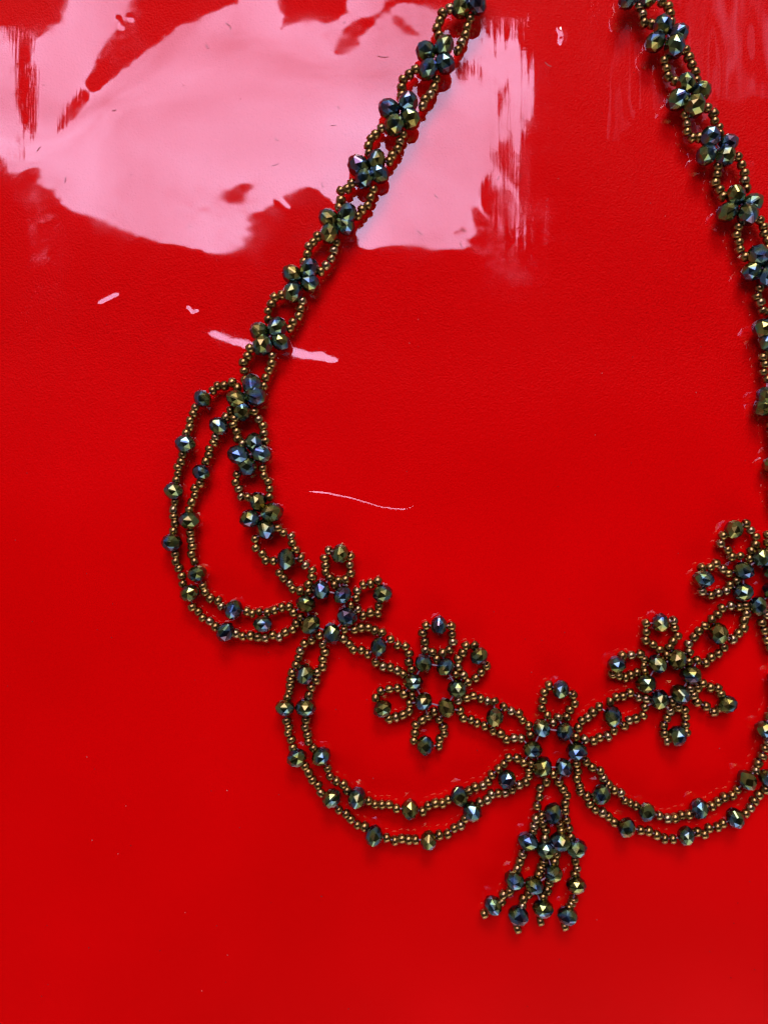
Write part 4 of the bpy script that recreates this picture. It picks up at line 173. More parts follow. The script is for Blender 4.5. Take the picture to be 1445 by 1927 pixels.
    (-524,13,18,19,18,17,16,16,15,15,14,13,13,13,13,12,12,12,11,12,11,11,11,11,10,10,9,10,8,9,8,7,7,7,6,5,5,5,3,4,2,2,2,1,0,-1,-1,-1,-3,-3,-3,-5,-4,-6,-6,-7,-7,-7,-7,-8,-7,-6,-6,-6,-6,-5,-5,-5,-5,-4,-5,-3,-4,-3,-3,-2,-2,-2,-1,0,0,1,2,2,3,3,4,5,5,6,6,6,7,8,7,7,7,7,7,7,6,6,6,5,5,5,4,3,3,3,2,2,1,1,1,-1,0,-1,-2,-1,-2,-3,-2,-3,-3,-3,-2,-3,-2,-3,-2,-2,-1,-2,-1,0,-1,0,0,1,0,1,1,2,1,2,2,2,2,2,2,3,2,2,3,2,3,2,3,2,3,2,3,2,2,3,2,2,3,2,2,2,2,2,2,2,1,2,2,1,2,1,2,1,1,2,1,1,1,0,1,1,0,1,0,1,0,0,0,0,0,-1),
    (-529,26,21,18,18,17,16,16,15,14,14,14,13,12,13,12,11,12,11,11,11,11,10,11,9,10,9,9,8,8,8,7,7,6,6,5,5,4,4,3,3,2,1,1,0,0,-1,-1,-3,-2,-4,-4,-5,-5,-6,-6,-7,-8,-7,-8,-7,-6,-6,-6,-5,-5,-6,-4,-5,-5,-4,-4,-3,-4,-3,-2,-2,-2,-1,0,0,1,1,2,2,4,3,5,5,6,6,6,7,7,8,7,7,7,7,7,6,6,5,6,5,4,4,4,3,3,2,2,1,1,0,0,0,-1,-1,-2,-1,-3,-2,-2,-3,-2,-3,-2,-2,-3,-1,-2,-2,-1,-1,-1,0,0,0,1,0,1,1,1,2,1,2,2,2,2,2,2,3,2,2,3,2,2,3,2,2,3,2,3,2,2,2,2,3,2,2,2,2,2,1,2,2,2,1,2,1,2,1,1,1,1,1,1,1,1,1,1,0,1,0,0,0,1,0,-1,0,0),
    (-502,13,18,18,18,17,16,16,15,14,14,13,13,12,12,12,11,11,12,10,11,10,10,10,9,10,8,9,8,8,7,7,6,6,6,5,5,4,3,3,3,2,1,1,1,-1,-1,-1,-2,-2,-4,-3,-5,-5,-5,-7,-6,-8,-7,-8,-7,-6,-6,-5,-6,-5,-5,-5,-5,-4,-5,-4,-3,-4,-3,-2,-2,-2,-1,-1,0,0,1,2,2,3,4,4,5,5,6,7,7,7,7,7,8,7,6,7,6,6,6,5,5,4,4,4,3,3,2,2,1,1,0,1,-1,0,-1,-2,-1,-2,-2,-2,-2,-3,-2,-2,-2,-2,-2,-1,-2,-1,-1,0,-1,0,0,1,0,1,1,1,1,2,1,2,2,2,2,2,2,2,3,2,2,3,2,2,2,3,2,2,2,2,3,2,2,2,2,2,2,1,2,2,1,2,2,1,1,2,1,1,1,1,1,1,1,1,1,0,1,0,1,0,0,0,0,0,0,-1),
    (-505,26,20,18,18,17,16,15,15,14,14,13,13,12,11,12,11,11,10,11,10,10,10,9,9,9,8,8,8,7,7,7,6,6,5,5,5,3,4,3,2,2,2,1,0,0,-1,-1,-2,-2,-3,-3,-4,-4,-6,-5,-7,-7,-7,-8,-7,-6,-5,-6,-5,-6,-5,-5,-5,-4,-5,-4,-4,-3,-3,-3,-2,-2,-2,-1,0,0,1,1,2,3,3,4,5,5,6,7,6,7,8,7,7,7,7,6,6,6,6,5,4,5,4,3,3,3,2,2,1,1,1,0,0,0,-1,-1,-2,-1,-2,-2,-2,-2,-2,-2,-2,-2,-1,-2,-1,-1,-1,0,-1,0,0,1,0,1,1,1,1,2,1,2,1,2,2,2,2,2,2,3,2,2,2,2,2,3,2,2,2,2,2,2,2,2,2,2,1,2,2,1,2,2,1,1,2,1,1,1,1,1,1,1,1,1,0,1,1,0,0,1,0,0,0,0,-1,0),
    (-477,13,18,18,18,16,16,16,14,14,14,13,12,12,11,11,11,11,10,10,10,9,9,9,9,8,8,8,7,7,7,6,6,6,5,5,4,4,3,3,2,2,2,1,0,0,0,-1,-2,-2,-2,-3,-3,-4,-5,-5,-5,-7,-7,-7,-7,-6,-5,-6,-6,-5,-5,-6,-5,-4,-5,-4,-4,-4,-3,-3,-3,-2,-1,-2,0,0,0,1,2,2,3,4,4,5,6,6,7,7,7,7,7,7,7,6,6,6,5,5,5,4,4,3,3,3,2,2,1,1,1,0,0,0,-1,-1,-1,-1,-2,-2,-1,-2,-2,-2,-1,-2,-1,-2,-1,-1,0,-1,0,0,0,0,0,1,1,1,1,1,2,1,2,2,1,2,2,2,2,2,2,2,2,2,3,2,2,2,2,2,2,1,2,2,2,2,1,2,2,1,2,1,2,1,1,1,1,2,1,1,0,1,1,1,0,1,0,1,0,0,1,0,0,0,-1,0),
    (-479,26,20,19,17,17,16,15,14,14,13,13,12,12,11,10,11,10,10,9,10,9,9,8,8,8,8,7,7,7,6,6,6,5,5,4,4,4,3,3,2,2,2,1,1,0,-1,0,-1,-2,-2,-2,-3,-3,-4,-4,-4,-5,-6,-6,-6,-7,-6,-6,-6,-6,-6,-5,-6,-5,-4,-4,-5,-4,-4,-3,-2,-2,-2,-2,-1,0,0,0,2,2,2,3,5,4,6,6,7,7,7,7,7,6,7,6,5,6,5,5,4,4,4,3,3,3,2,2,1,1,1,1,0,-1,0,-1,-1,-1,-1,-2,-1,-2,-2,-1,-2,-1,-1,-2,-1,0,-1,-1,0,0,0,0,1,0,1,1,1,1,2,1,2,1,2,2,1,2,2,2,2,2,2,2,2,2,2,2,2,1,2,2,2,2,1,2,1,2,2,1,1,2,1,1,2,1,1,1,1,1,1,0,1,1,0,1,0,1,0,0,0,1,0,-1,0,0),
    (-449,13,18,18,17,17,16,15,14,14,13,12,12,11,11,10,10,10,9,10,8,9,8,8,8,8,7,7,6,7,6,5,6,5,4,4,4,4,3,3,2,2,1,2,0,1,0,-1,-1,-1,-1,-2,-2,-3,-2,-3,-4,-3,-4,-4,-6,-6,-7,-7,-6,-7,-6,-6,-6,-5,-4,-5,-5,-4,-4,-3,-3,-2,-3,-2,-1,-1,0,1,0,2,2,3,3,5,6,6,6,7,7,6,7,6,6,6,6,5,5,4,5,4,3,3,3,3,2,1,2,1,1,0,0,0,0,-1,-1,-1,-1,-1,-1,-2,-1,-2,-1,-1,-1,-1,-1,-1,-1,0,-1,0,0,1,0,1,0,1,1,1,2,1,1,2,1,2,2,1,2,2,2,2,1,2,2,2,2,2,1,2,2,2,1,2,2,1,2,1,2,1,1,2,1,1,1,1,1,1,1,1,1,1,0,1,0,1,0,1,0,0,0,0,0,0,0,0),
    (-449,26,20,18,17,17,16,15,14,13,13,12,11,11,11,9,10,9,9,9,8,9,7,8,7,7,7,7,6,6,6,5,5,5,4,4,4,3,3,3,2,2,1,1,1,1,0,0,-1,0,-1,-2,-1,-2,-2,-2,-2,-2,-3,-3,-4,-6,-6,-7,-7,-7,-6,-6,-6,-6,-5,-4,-5,-5,-4,-4,-2,-3,-3,-2,-2,-1,0,0,0,1,1,3,3,4,6,5,7,6,7,6,6,6,6,5,6,5,4,4,4,4,4,3,2,3,2,1,2,1,1,0,0,0,0,0,-1,-1,-1,-1,-1,-1,-2,-1,-1,-1,-1,-1,-1,-1,0,-1,0,0,0,0,1,0,1,0,1,1,2,1,1,1,2,1,2,2,1,2,2,1,2,2,2,1,2,2,1,2,2,1,2,1,2,1,2,1,2,1,1,1,2,1,1,1,1,1,1,0,1,1,0,1,1,0,0,1,0,0,0,1,0,0,-1,0),
    (-419,14,18,18,17,17,15,15,14,13,12,12,11,11,10,9,9,9,9,8,8,7,8,7,7,6,7,6,6,5,6,5,4,5,4,4,3,3,3,3,2,2,1,2,1,0,1,0,0,-1,0,-1,-1,-1,-1,-2,-1,-2,-1,-3,-3,-4,-5,-6,-7,-6,-6,-7,-6,-6,-5,-5,-5,-5,-4,-4,-3,-3,-3,-3,-2,-1,0,-1,0,0,1,2,3,3,5,6,6,6,6,6,6,5,5,5,5,5,4,4,4,3,3,3,3,2,2,2,1,1,1,1,0,0,0,-1,0,-1,-1,-1,-1,-1,-1,-1,-1,-1,-1,-1,-1,0,-1,0,-1,0,0,1,0,0,1,1,1,1,1,1,1,1,2,1,2,1,2,1,2,1,2,2,1,2,1,2,2,1,2,1,2,1,2,1,1,2,1,1,1,1,1,2,1,0,1,1,1,1,0,1,1,0,1,0,1,0,0,0,1,0,0,0,0,0),
    (-417,26,20,18,18,16,16,14,14,13,12,11,11,10,9,10,8,9,7,8,8,7,7,6,7,6,6,6,5,5,5,5,4,4,4,4,3,3,3,2,2,2,2,1,1,1,0,1,0,0,-1,0,0,-1,-1,0,-1,-1,-1,-2,-2,-3,-4,-5,-6,-5,-6,-6,-5,-6,-6,-5,-5,-5,-4,-4,-4,-3,-3,-3,-2,-2,-1,0,-1,0,0,1,2,3,5,5,6,5,6,5,5,5,5,4,5,4,4,3,4,3,3,3,2,2,2,1,2,1,1,0,0,0,0,0,0,-1,-1,-1,0,-1,-1,-1,-1,-1,-1,-1,0,-1,0,-1,0,0,0,0,1,0,1,0,1,1,1,1,1,1,1,2,1,1,2,1,2,1,2,1,2,1,2,1,2,1,2,1,1,2,1,1,2,1,1,1,1,1,1,1,1,1,1,1,1,0,1,1,0,1,0,0,1,0,0,0,1,0,0,0,0,0),
    (-385,14,18,18,17,17,15,14,14,12,12,11,10,10,9,8,8,8,8,7,7,6,7,6,6,6,5,5,5,5,5,4,4,4,4,3,3,3,2,3,2,2,1,1,1,1,1,1,0,0,0,0,0,0,0,0,-1,0,-1,-1,-2,-2,-4,-4,-4,-4,-5,-5,-5,-6,-5,-5,-5,-4,-4,-4,-4,-3,-3,-3,-2,-2,-2,-1,0,0,0,0,1,2,4,4,5,5,4,5,4,4,4,4,4,4,4,3,3,3,3,2,2,2,2,1,2,1,0,1,0,0,0,0,0,-1,0,-1,-1,-1,0,-1,-1,-1,-1,0,-1,0,-1,0,0,0,0,0,0,1,0,1,0,1,1,1,1,1,1,1,2,1,1,2,1,1,2,1,2,1,1,2,1,1,2,1,1,2,1,1,1,1,1,1,1,1,1,1,1,1,1,0,1,1,0,1,0,1,0,1,0,0,1,0,0,0,0,0,0,0),
    (-382,27,20,18,18,16,15,14,13,12,12,10,10,9,8,8,8,7,7,7,6,6,6,6,5,6,5,4,5,4,5,4,3,4,3,3,3,3,2,2,2,2,2,1,1,1,1,1,0,1,0,0,0,1,0,0,0,0,-1,-1,-1,-2,-2,-3,-4,-4,-4,-4,-4,-5,-5,-5,-4,-3,-4,-4,-4,-3,-3,-2,-2,-2,-1,-1,-1,0,0,0,0,1,3,4,3,4,3,3,4,3,4,3,4,3,3,3,3,2,3,2,2,2,1,2,1,1,1,0,0,1,0,-1,0,0,-1,0,-1,-1,-1,0,-1,-1,0,-1,0,-1,0,0,-1,0,0,1,0,0,1,0,1,1,0,1,1,1,1,1,1,2,1,1,1,2,1,1,1,2,1,1,1,2,1,1,1,1,1,2,1,1,1,1,1,0,1,1,1,1,0,1,1,0,1,0,1,0,1,0,0,1,0,0,0,0,0,0,0,1),
    (-348,14,19,18,17,16,15,14,13,11,11,10,9,8,8,8,7,7,6,6,6,5,6,5,5,5,4,5,4,4,4,3,4,3,3,3,3,2,2,2,2,2,1,2,1,1,1,0,1,1,0,1,0,1,0,0,1,0,-1,0,-1,-2,-1,-3,-3,-3,-3,-4,-4,-4,-4,-4,-4,-3,-3,-4,-3,-3,-2,-1,-2,-1,-2,-1,0,0,0,0,1,1,1,1,2,2,2,3,2,3,3,2,3,3,3,2,3,2,2,2,2,2,1,1,1,1,1,0,1,0,0,0,0,-1,0,-1,0,-1,0,-1,-1,0,-1,0,-1,0,0,-1,0,0,0,0,1,0,0,1,0,1,1,1,0,1,1,1,1,1,1,1,2,1,1,1,1,1,2,1,1,1,1,1,1,1,1,1,1,1,1,1,1,1,0,1,1,1,0,1,0,1,1,0,0,1,0,0,1,0,0,0,0,0,0,0,0,1),
    (-344,27,21,19,17,17,14,14,12,11,10,9,9,8,7,7,6,6,6,5,6,5,5,4,5,4,4,4,4,4,3,3,4,2,3,3,2,2,3,1,2,2,1,1,1,1,1,1,1,1,0,1,1,0,1,0,1,0,0,-1,0,-1,-2,-2,-2,-3,-2,-4,-3,-3,-4,-3,-4,-2,-3,-3,-3,-2,-2,-1,-1,-2,-1,-1,0,1,1,1,1,1,-1,0,0,0,1,2,2,1,3,2,2,2,3,2,2,2,2,2,1,2,1,1,1,1,0,1,0,0,1,-1,0,0,0,-1,0,-1,0,-1,0,-1,0,-1,0,0,-1,0,0,0,0,0,0,1,0,0,1,0,1,1,1,0,1,1,1,1,1,1,1,1,1,1,1,1,1,1,1,1,1,1,1,1,1,1,1,1,1,0,1,1,1,0,1,1,0,1,0,1,0,1,0,0,1,0,0,0,0,1,0,0,0,-1,0,0),
    (-308,15,19,19,17,16,14,13,12,10,10,8,8,7,7,6,6,5,5,5,5,4,5,4,4,4,3,4,3,4,3,3,2,3,2,3,2,2,2,1,2,2,1,1,1,1,1,1,1,0,1,1,1,0,1,0,1,0,0,0,0,-1,-1,-2,-2,-2,-2,-3,-2,-3,-3,-3,-3,-3,-2,-2,-3,-2,-1,-1,-1,-1,-1,0,0,0,1,2,0,1,-1,-1,-1,0,0,1,1,1,2,1,2,2,2,2,1,2,2,1,2,1,1,1,1,1,0,1,0,0,0,0,0,0,0,-1,0,-1,0,0,-1,0,-1,0,0,-1,0,0,0,0,0,0,0,0,1,0,0,1,1,0,1,1,0,1,1,1,1,1,0,1,1,1,1,1,1,1,1,1,1,0,1,1,1,1,1,0,1,1,0,1,1,0,1,0,1,0,1,0,1,0,1,0,0,0,1,0,0,0,0,0,0,0,-1,-1),
    (-302,28,22,19,18,15,14,13,11,10,8,8,7,6,6,5,5,5,5,4,4,4,4,4,3,3,4,3,3,3,2,3,2,3,2,2,2,2,1,2,1,1,2,1,1,1,1,0,1,1,1,0,1,1,0,1,1,0,0,0,0,-1,-1,-1,-1,-2,-2,-2,-2,-3,-2,-3,-2,-2,-2,-2,-2,-2,-1,-1,-1,0,-1,0,0,1,1,1,0,0,-1,-1,-1,-1,0,0,1,0,1,2,1,2,1,2,1,1,2,1,1,1,1,1,1,1,0,1,0,0,0,0,0,0,0,-1,0,0,-1,0,0,-1,0,0,-1,0,0,0,0,0,0,0,0,0,0,1,0,1,0,1,0,1,0,1,1,1,0,1,1,1,0,1,1,1,1,1,0,1,1,1,0,1,1,1,0,1,1,0,1,0,1,0,1,0,1,0,1,0,0,1,0,0,1,0,0,0,0,0,0,0,0,0,0,-1),
    (-266,18,20,20,17,15,14,12,10,8,8,7,6,5,5,5,4,4,4,4,4,3,3,3,3,3,3,3,2,3,2,2,2,2,2,2,2,1,2,1,1,1,1,1,1,1,1,1,1,0,1,1,0,1,1,0,1,0,0,0,0,0,-1,-1,-1,-1,-2,-1,-2,-2,-2,-2,-2,-2,-2,-1,-2,-1,-1,-1,-1,0,0,0,0,0,1,1,0,0,-1,-1,-1,-1,-1,0,0,1,0,1,1,1,1,2,1,1,1,1,1,1,1,1,0,1,0,1,0,0,0,0,0,0,0,0,-1,0,0,-1,0,0,0,-1,0,0,0,0,-1,0,0,1,0,0,0,0,1,0,1,0,1,0,1,0,1,0,1,1,0,1,1,0,1,1,1,0,1,1,0,1,1,0,1,0,1,1,0,1,0,1,0,1,0,0,1,0,1,0,0,0,1,0,0,0,1,0,0,0,0,0,0,0,-1,0),
    (-258,32,24,20,17,15,12,11,9,8,6,6,5,5,4,4,3,4,3,3,3,3,3,2,3,2,3,2,2,2,2,2,1,2,2,1,2,1,1,1,1,1,1,1,1,1,0,1,1,0,1,1,0,1,0,1,0,1,0,0,0,0,-1,0,-1,-1,-1,-2,-1,-2,-2,-1,-2,-1,-2,-1,-1,-1,-1,0,-1,0,0,0,0,0,1,0,0,0,-1,-1,-1,-1,0,-1,0,0,1,0,1,1,1,1,1,1,0,1,1,1,1,0,1,0,1,0,0,0,0,0,0,0,0,0,0,-1,0,0,0,-1,0,0,0,0,0,-1,0,0,0,0,1,0,0,0,0,1,0,0,1,0,1,0,1,0,1,0,1,1,0,1,0,1,0,1,1,0,1,0,1,0,1,0,1,0,1,0,1,0,0,1,0,1,0,0,0,1,0,0,0,1,0,0,0,0,0,0,0,0,0,0,0,0),
    (-220,23,24,20,17,13,11,10,7,7,5,5,4,3,4,3,3,2,3,2,3,2,2,2,2,2,2,2,2,1,2,1,2,1,1,1,2,1,1,1,0,1,1,1,0,1,1,0,1,0,1,0,1,0,1,0,1,0,0,1,-1,0,0,-1,0,-1,-1,-1,-1,-1,-2,-1,-1,-1,-1,-1,-1,-1,-1,0,0,-1,0,0,1,0,0,0,0,0,-1,0,-1,-1,-1,0,0,0,0,0,1,0,1,1,0,1,1,1,0,1,0,1,0,1,0,0,0,0,1,0,0,-1,0,0,0,0,0,-1,0,0,0,0,0,-1,0,0,0,0,0,0,0,1,0,0,0,0,1,0,0,1,0,0,1,0,1,0,1,0,0,1,0,1,0,1,0,1,0,1,0,0,1,0,1,0,0,1,0,0,1,0,0,1,0,0,0,1,0,0,0,0,0,1,0,0,0,0,0,0,0,0,0,1),
    (-211,44,28,19,14,12,9,8,6,5,4,3,3,3,2,3,2,2,2,2,2,1,2,1,2,1,2,1,1,2,1,1,1,1,1,1,1,0,1,1,1,0,1,0,1,0,1,0,1,0,1,0,0,1,0,1,0,0,0,0,0,0,0,0,-1,0,-1,-1,-1,0,-1,-1,-1,-1,-1,-1,0,-1,0,0,-1,0,0,0,0,1,0,0,0,-1,0,-1,0,-1,0,-1,0,0,0,0,0,1,0,1,0,1,0,1,0,1,0,1,0,0,0,1,0,0,0,0,0,0,0,0,0,-1,0,0,0,0,0,0,-1,0,0,0,0,0,0,0,0,0,1,0,0,0,0,0,1,0,0,1,0,0,0,1,0,0,1,0,0,1,0,1,0,0,1,0,0,1,0,0,0,1,0,0,1,0,0,0,0,1,0,0,0,0,1,0,0,0,0,0,0,0,0,0,0,1,0,0,0,1),
    (-172,51,23,15,11,8,7,5,5,3,2,3,2,2,1,2,1,2,1,1,1,1,2,1,1,1,0,1,1,1,1,1,0,1,1,0,1,0,1,0,1,0,1,0,0,1,0,0,1,0,0,0,1,0,0,1,0,0,0,0,0,0,0,0,-1,0,0,-1,0,-1,-1,0,-1,0,-1,0,-1,0,0,-1,0,0,0,0,0,0,0,1,-1,0,0,0,-1,0,-1,0,0,0,0,0,0,0,1,0,0,1,0,0,1,0,0,0,1,0,0,0,0,0,0,0,0,0,0,0,0,0,0,0,0,0,-1,0,0,0,0,0,0,0,0,0,0,0,0,0,1,0,0,0,0,0,0,1,0,0,0,1,0,0,0,0,1,0,0,0,1,0,0,0,0,1,0,0,0,0,1,0,0,0,0,0,1,0,0,0,0,0,0,0,1,0,0,0,0,0,0,0,0,0,0,0,1,1),
    (-29,-20,2,5,6,4,3,3,2,2,1,1,1,1,1,1,1,0,1,1,0,1,0,1,0,1,0,1,0,1,0,0,1,0,0,1,0,0,0,1,0,0,0,0,1,0,0,0,0,0,1,0,0,0,0,0,0,0,1,0,0,0,0,-1,0,0,0,0,-1,0,0,-1,0,0,0,-1,0,0,0,0,0,0,0,0,0,0,0,0,0,0,0,-1,0,0,0,0,-1,0,0,0,1,0,0,0,0,0,0,1,0,0,0,0,0,0,0,0,1,0,0,0,0,0,0,0,-1,0,0,0,0,0,0,0,0,0,0,0,0,0,0,0,0,0,0,0,0,0,0,0,1,0,0,0,0,0,0,0,0,0,1,0,0,0,0,0,0,0,1,0,0,0,0,0,0,0,0,0,1,0,0,0,0,0,0,0,0,0,0,0,0,0,0,0,0,0,0,0,1,0,0,0,0,1),
    (0,0,0,0,0,0,0,0,0,0,0,0,0,0,0,0,0,0,0,0,0,0,0,0,0,0,0,0,0,0,0,0,0,0,0,0,0,0,0,0,0,0,0,0,0,0,0,0,0,0,0,0,0,0,0,0,0,0,0,0,0,0,0,0,0,0,0,0,0,0,0,0,0,0,0,0,0,0,0,0,0,0,0,0,0,0,0,0,0,0,0,0,0,0,0,0,0,0,0,0,0,0,0,0,0,0,0,0,0,0,0,0,0,0,0,0,0,0,0,0,0,0,0,0,0,0,0,0,0,0,0,0,0,0,0,0,0,0,0,0,0,0,0,0,0,0,0,0,0,0,0,0,0,0,0,0,0,0,0,0,0,0,0,0,0,0,0,0,0,0,0,0,0,0,0,0,0,0,0,0,0,0,0,0,0,0,0,0,0,0,0,0,0,0,0,0,0,0,0,0,0,0),
)
_q = np.array(FILM_Z)
FILM = np.cumsum(_q.astype(np.int64), axis=1) / 32.0
FX0, FY0, FS = -80.0, -80.0, 8.0


def bspline(a, x, y):
    """Cubic B-spline surface over the grid a at image-like coordinates x (right), y (down)."""
    gx = np.clip((x - FX0) / FS, 1.0, a.shape[1] - 3.001)
    gy = np.clip((y - FY0) / FS, 1.0, a.shape[0] - 3.001)
    i, j = gy.astype(int), gx.astype(int)
    fy, fx = gy - i, gx - j

    def w(t):
        return ((1 - t) ** 3 / 6, (3 * t ** 3 - 6 * t * t + 4) / 6, (-3 * t ** 3 + 3 * t * t + 3 * t + 1) / 6, t ** 3 / 6)
    wy, wx = w(fy), w(fx)
    r = 0
    for k in range(4):
        for l in range(4):
            r = r + wy[k] * wx[l] * a[i + k - 1, j + l - 1]
    return r


_rs = np.random.RandomState(7)
_tab = _rs.rand(256, 256)


def vnoise(x, y, s):
    x, y = np.asarray(x, float) / s + 91.3, np.asarray(y, float) / s + 47.1
    i, j = np.floor(y).astype(int), np.floor(x).astype(int)
    fy, fx = y - i, x - j
    fy, fx = fy ** 3 * (fy * (fy * 6 - 15) + 10), fx ** 3 * (fx * (fx * 6 - 15) + 10)
    a = _tab[i % 256, j % 256]; b = _tab[i % 256, (j + 1) % 256]
    c = _tab[(i + 1) % 256, j % 256]; d = _tab[(i + 1) % 256, (j + 1) % 256]
    return (a * (1 - fx) + b * fx) * (1 - fy) + (c * (1 - fx) + d * fx) * fy - 0.5


# creases pressed into the film: points, half width, depth
CREASES = [
    ([(563, 927), (610, 930), (660, 940), (720, 958), (762, 962), (800, 946)], 3.4, 1.3),
    ([(808, 985), (818, 998)], 2.2, .8),
    ([(905, 970), (925, 958), (948, 942)], 2.4, .6),
    ([(370, 1112), (420, 1110)], 3, .9),
    ([(520, 372), (536, 388), (541, 392)], 2.6, .9),
    ([(352, 578), (360, 592), (372, 586)], 3.0, 1.0),
    ([(1056, 50), (1062, 62), (1058, 76)], 3.5, 1.3),
    ([(185, 575), (205, 565), (224, 556)], 5.0, .62),
    ([(107, 1057), (115, 1059)], 2.0, .7),
    ([(146, 1128), (149, 1133)], 2.0, .8),
    ([(222, 30), (228, 50)], 2.0, .7),
    ([(243, 28), (247, 34)], 2.0, .7),
    ([(395, 1294), (430, 1303)], 3.0, 1.5),
    ([(210, 1245), (222, 1236), (236, 1240), (232, 1262)], 3.0, 1.1),
    ([(1062, 960), (1085, 945)], 2.4, .6),
    ([(372, 1388), (410, 1384)], 3.0, 1.6),
    ([(430, 1240), (465, 1222)], 3.0, 1.2),
    ([(860, 1030), (890, 1008), (912, 985)], 3.0, .7),
]


def crease_z(x, y):
    z = np.zeros(np.shape(x))
    for pts, w, d in CREASES:
        pts = np.array(pts, float)
        lo, hi = pts.min(0) - 5 * w, pts.max(0) + 5 * w
        m = (x > lo[0]) & (x < hi[0]) & (y > lo[1]) & (y < hi[1])
        if not np.any(m):
            continue
        xm, ym = x[m], y[m]
        best = np.full(xm.shape, 1e9)
        tt = np.zeros(xm.shape)
        n = len(pts) - 1
        for i in range(n):
            (a, b), (c, e) = pts[i], pts[i + 1]
            t = np.clip(((xm - a) * (c - a) + (ym - b) * (e - b)) / ((c - a) ** 2 + (e - b) ** 2), 0, 1)
            q = np.hypot(xm - a - t * (c - a), ym - b - t * (e - b))
            tt = np.where(q < best, (i + t) / n, tt)
            best = np.minimum(best, q)
        taper = np.clip(np.minimum(tt, 1 - tt) * 6 + .3, 0, 1)
        z[m] += d * taper * np.exp(-(best / w) ** 2)
    return z


def film_height(x, y):
    """Height of the film (units) at sheet coordinates x right, y down."""
    x, y = np.asarray(x, float), np.asarray(y, float)
    z = bspline(FILM, x, y)
    calm = np.clip((y - 500) / 400, 0, 1)
    z = z + 1.2 * calm * vnoise(x, y, 260) + 0.5 * calm * vnoise(x, y, 120)
    # finely drawn ripples that run down the sheet
    k = .22 + .78 * np.clip((x - 800) / 60, 0, 1)
    z = z + k * (0.025 * vnoise(x, y * 0.06, 7) + 0.06 * vnoise(x, y * 0.12, 19))
    # soft dents and handling marks lower down
    z = z + calm * (0.8 * vnoise(x + 300, y, 55) * np.clip(vnoise(x, y, 300) * 3 + .3, 0, 1))
    # loose, cockled patch at the upper right
    r = np.clip((x - 1110) / 60, 0, 1) * np.clip((420 - y) / 120, 0, 1)
    z = z + r * (3.0 * vnoise(x, y * .6, 95) + 1.1 * vnoise(x, y * .4, 36) + .12 * vnoise(x, y * .1, 9))
    return z


def sheet_object(name, xs, ys, zfun, mat):
    X, Y = np.meshgrid(xs, ys)
    Z = zfun(X, Y)
    co = np.stack([(X - CX) * U, (CY - Y) * U, Z * U], -1).reshape(-1, 3)
    ny, nx = X.shape
    idx = np.arange(ny * nx).reshape(ny, nx)
    f = np.stack([idx[:-1, :-1], idx[1:, :-1], idx[1:, 1:], idx[:-1, 1:]], -1).reshape(-1, 4)
    me = bpy.data.meshes.new(name)
    me.vertices.add(len(co)); me.vertices.foreach_set('co', co.ravel())
    me.loops.add(f.size); me.loops.foreach_set('vertex_index', f.ravel().astype(np.int32))
    me.polygons.add(len(f)); me.polygons.foreach_set('loop_start', np.arange(0, f.size, 4, dtype=np.int32))
    me.update(calc_edges=True)
    me.shade_smooth()
    me.materials.append(mat)
    o = bpy.data.objects.new(name, me)
    SC.collection.objects.link(o)
    return o


# ------------------------------------------------------------------ materials
def new_mat(name):
    m = bpy.data.materials.new(name); m.use_nodes = True
    nt = m.node_tree; nt.nodes.clear()
    out = nt.nodes.new('ShaderNodeOutputMaterial')
    return m, nt, out


def node(nt, kind, **kw):
    n = nt.nodes.new(kind)
    for k, v in kw.items():
        if k in n.inputs:
            n.inputs[k].default_value = v
        else:
            setattr(n, k, v)
    return n


def mapped(nt, scale, coord='Object'):
    tc = nt.nodes.new('ShaderNodeTexCoord'); mp = nt.nodes.new('ShaderNodeMapping')
    mp.inputs['Scale'].default_value = scale
    nt.links.new(tc.outputs[coord], mp.inputs['Vector'])
    return mp.outputs['Vector']


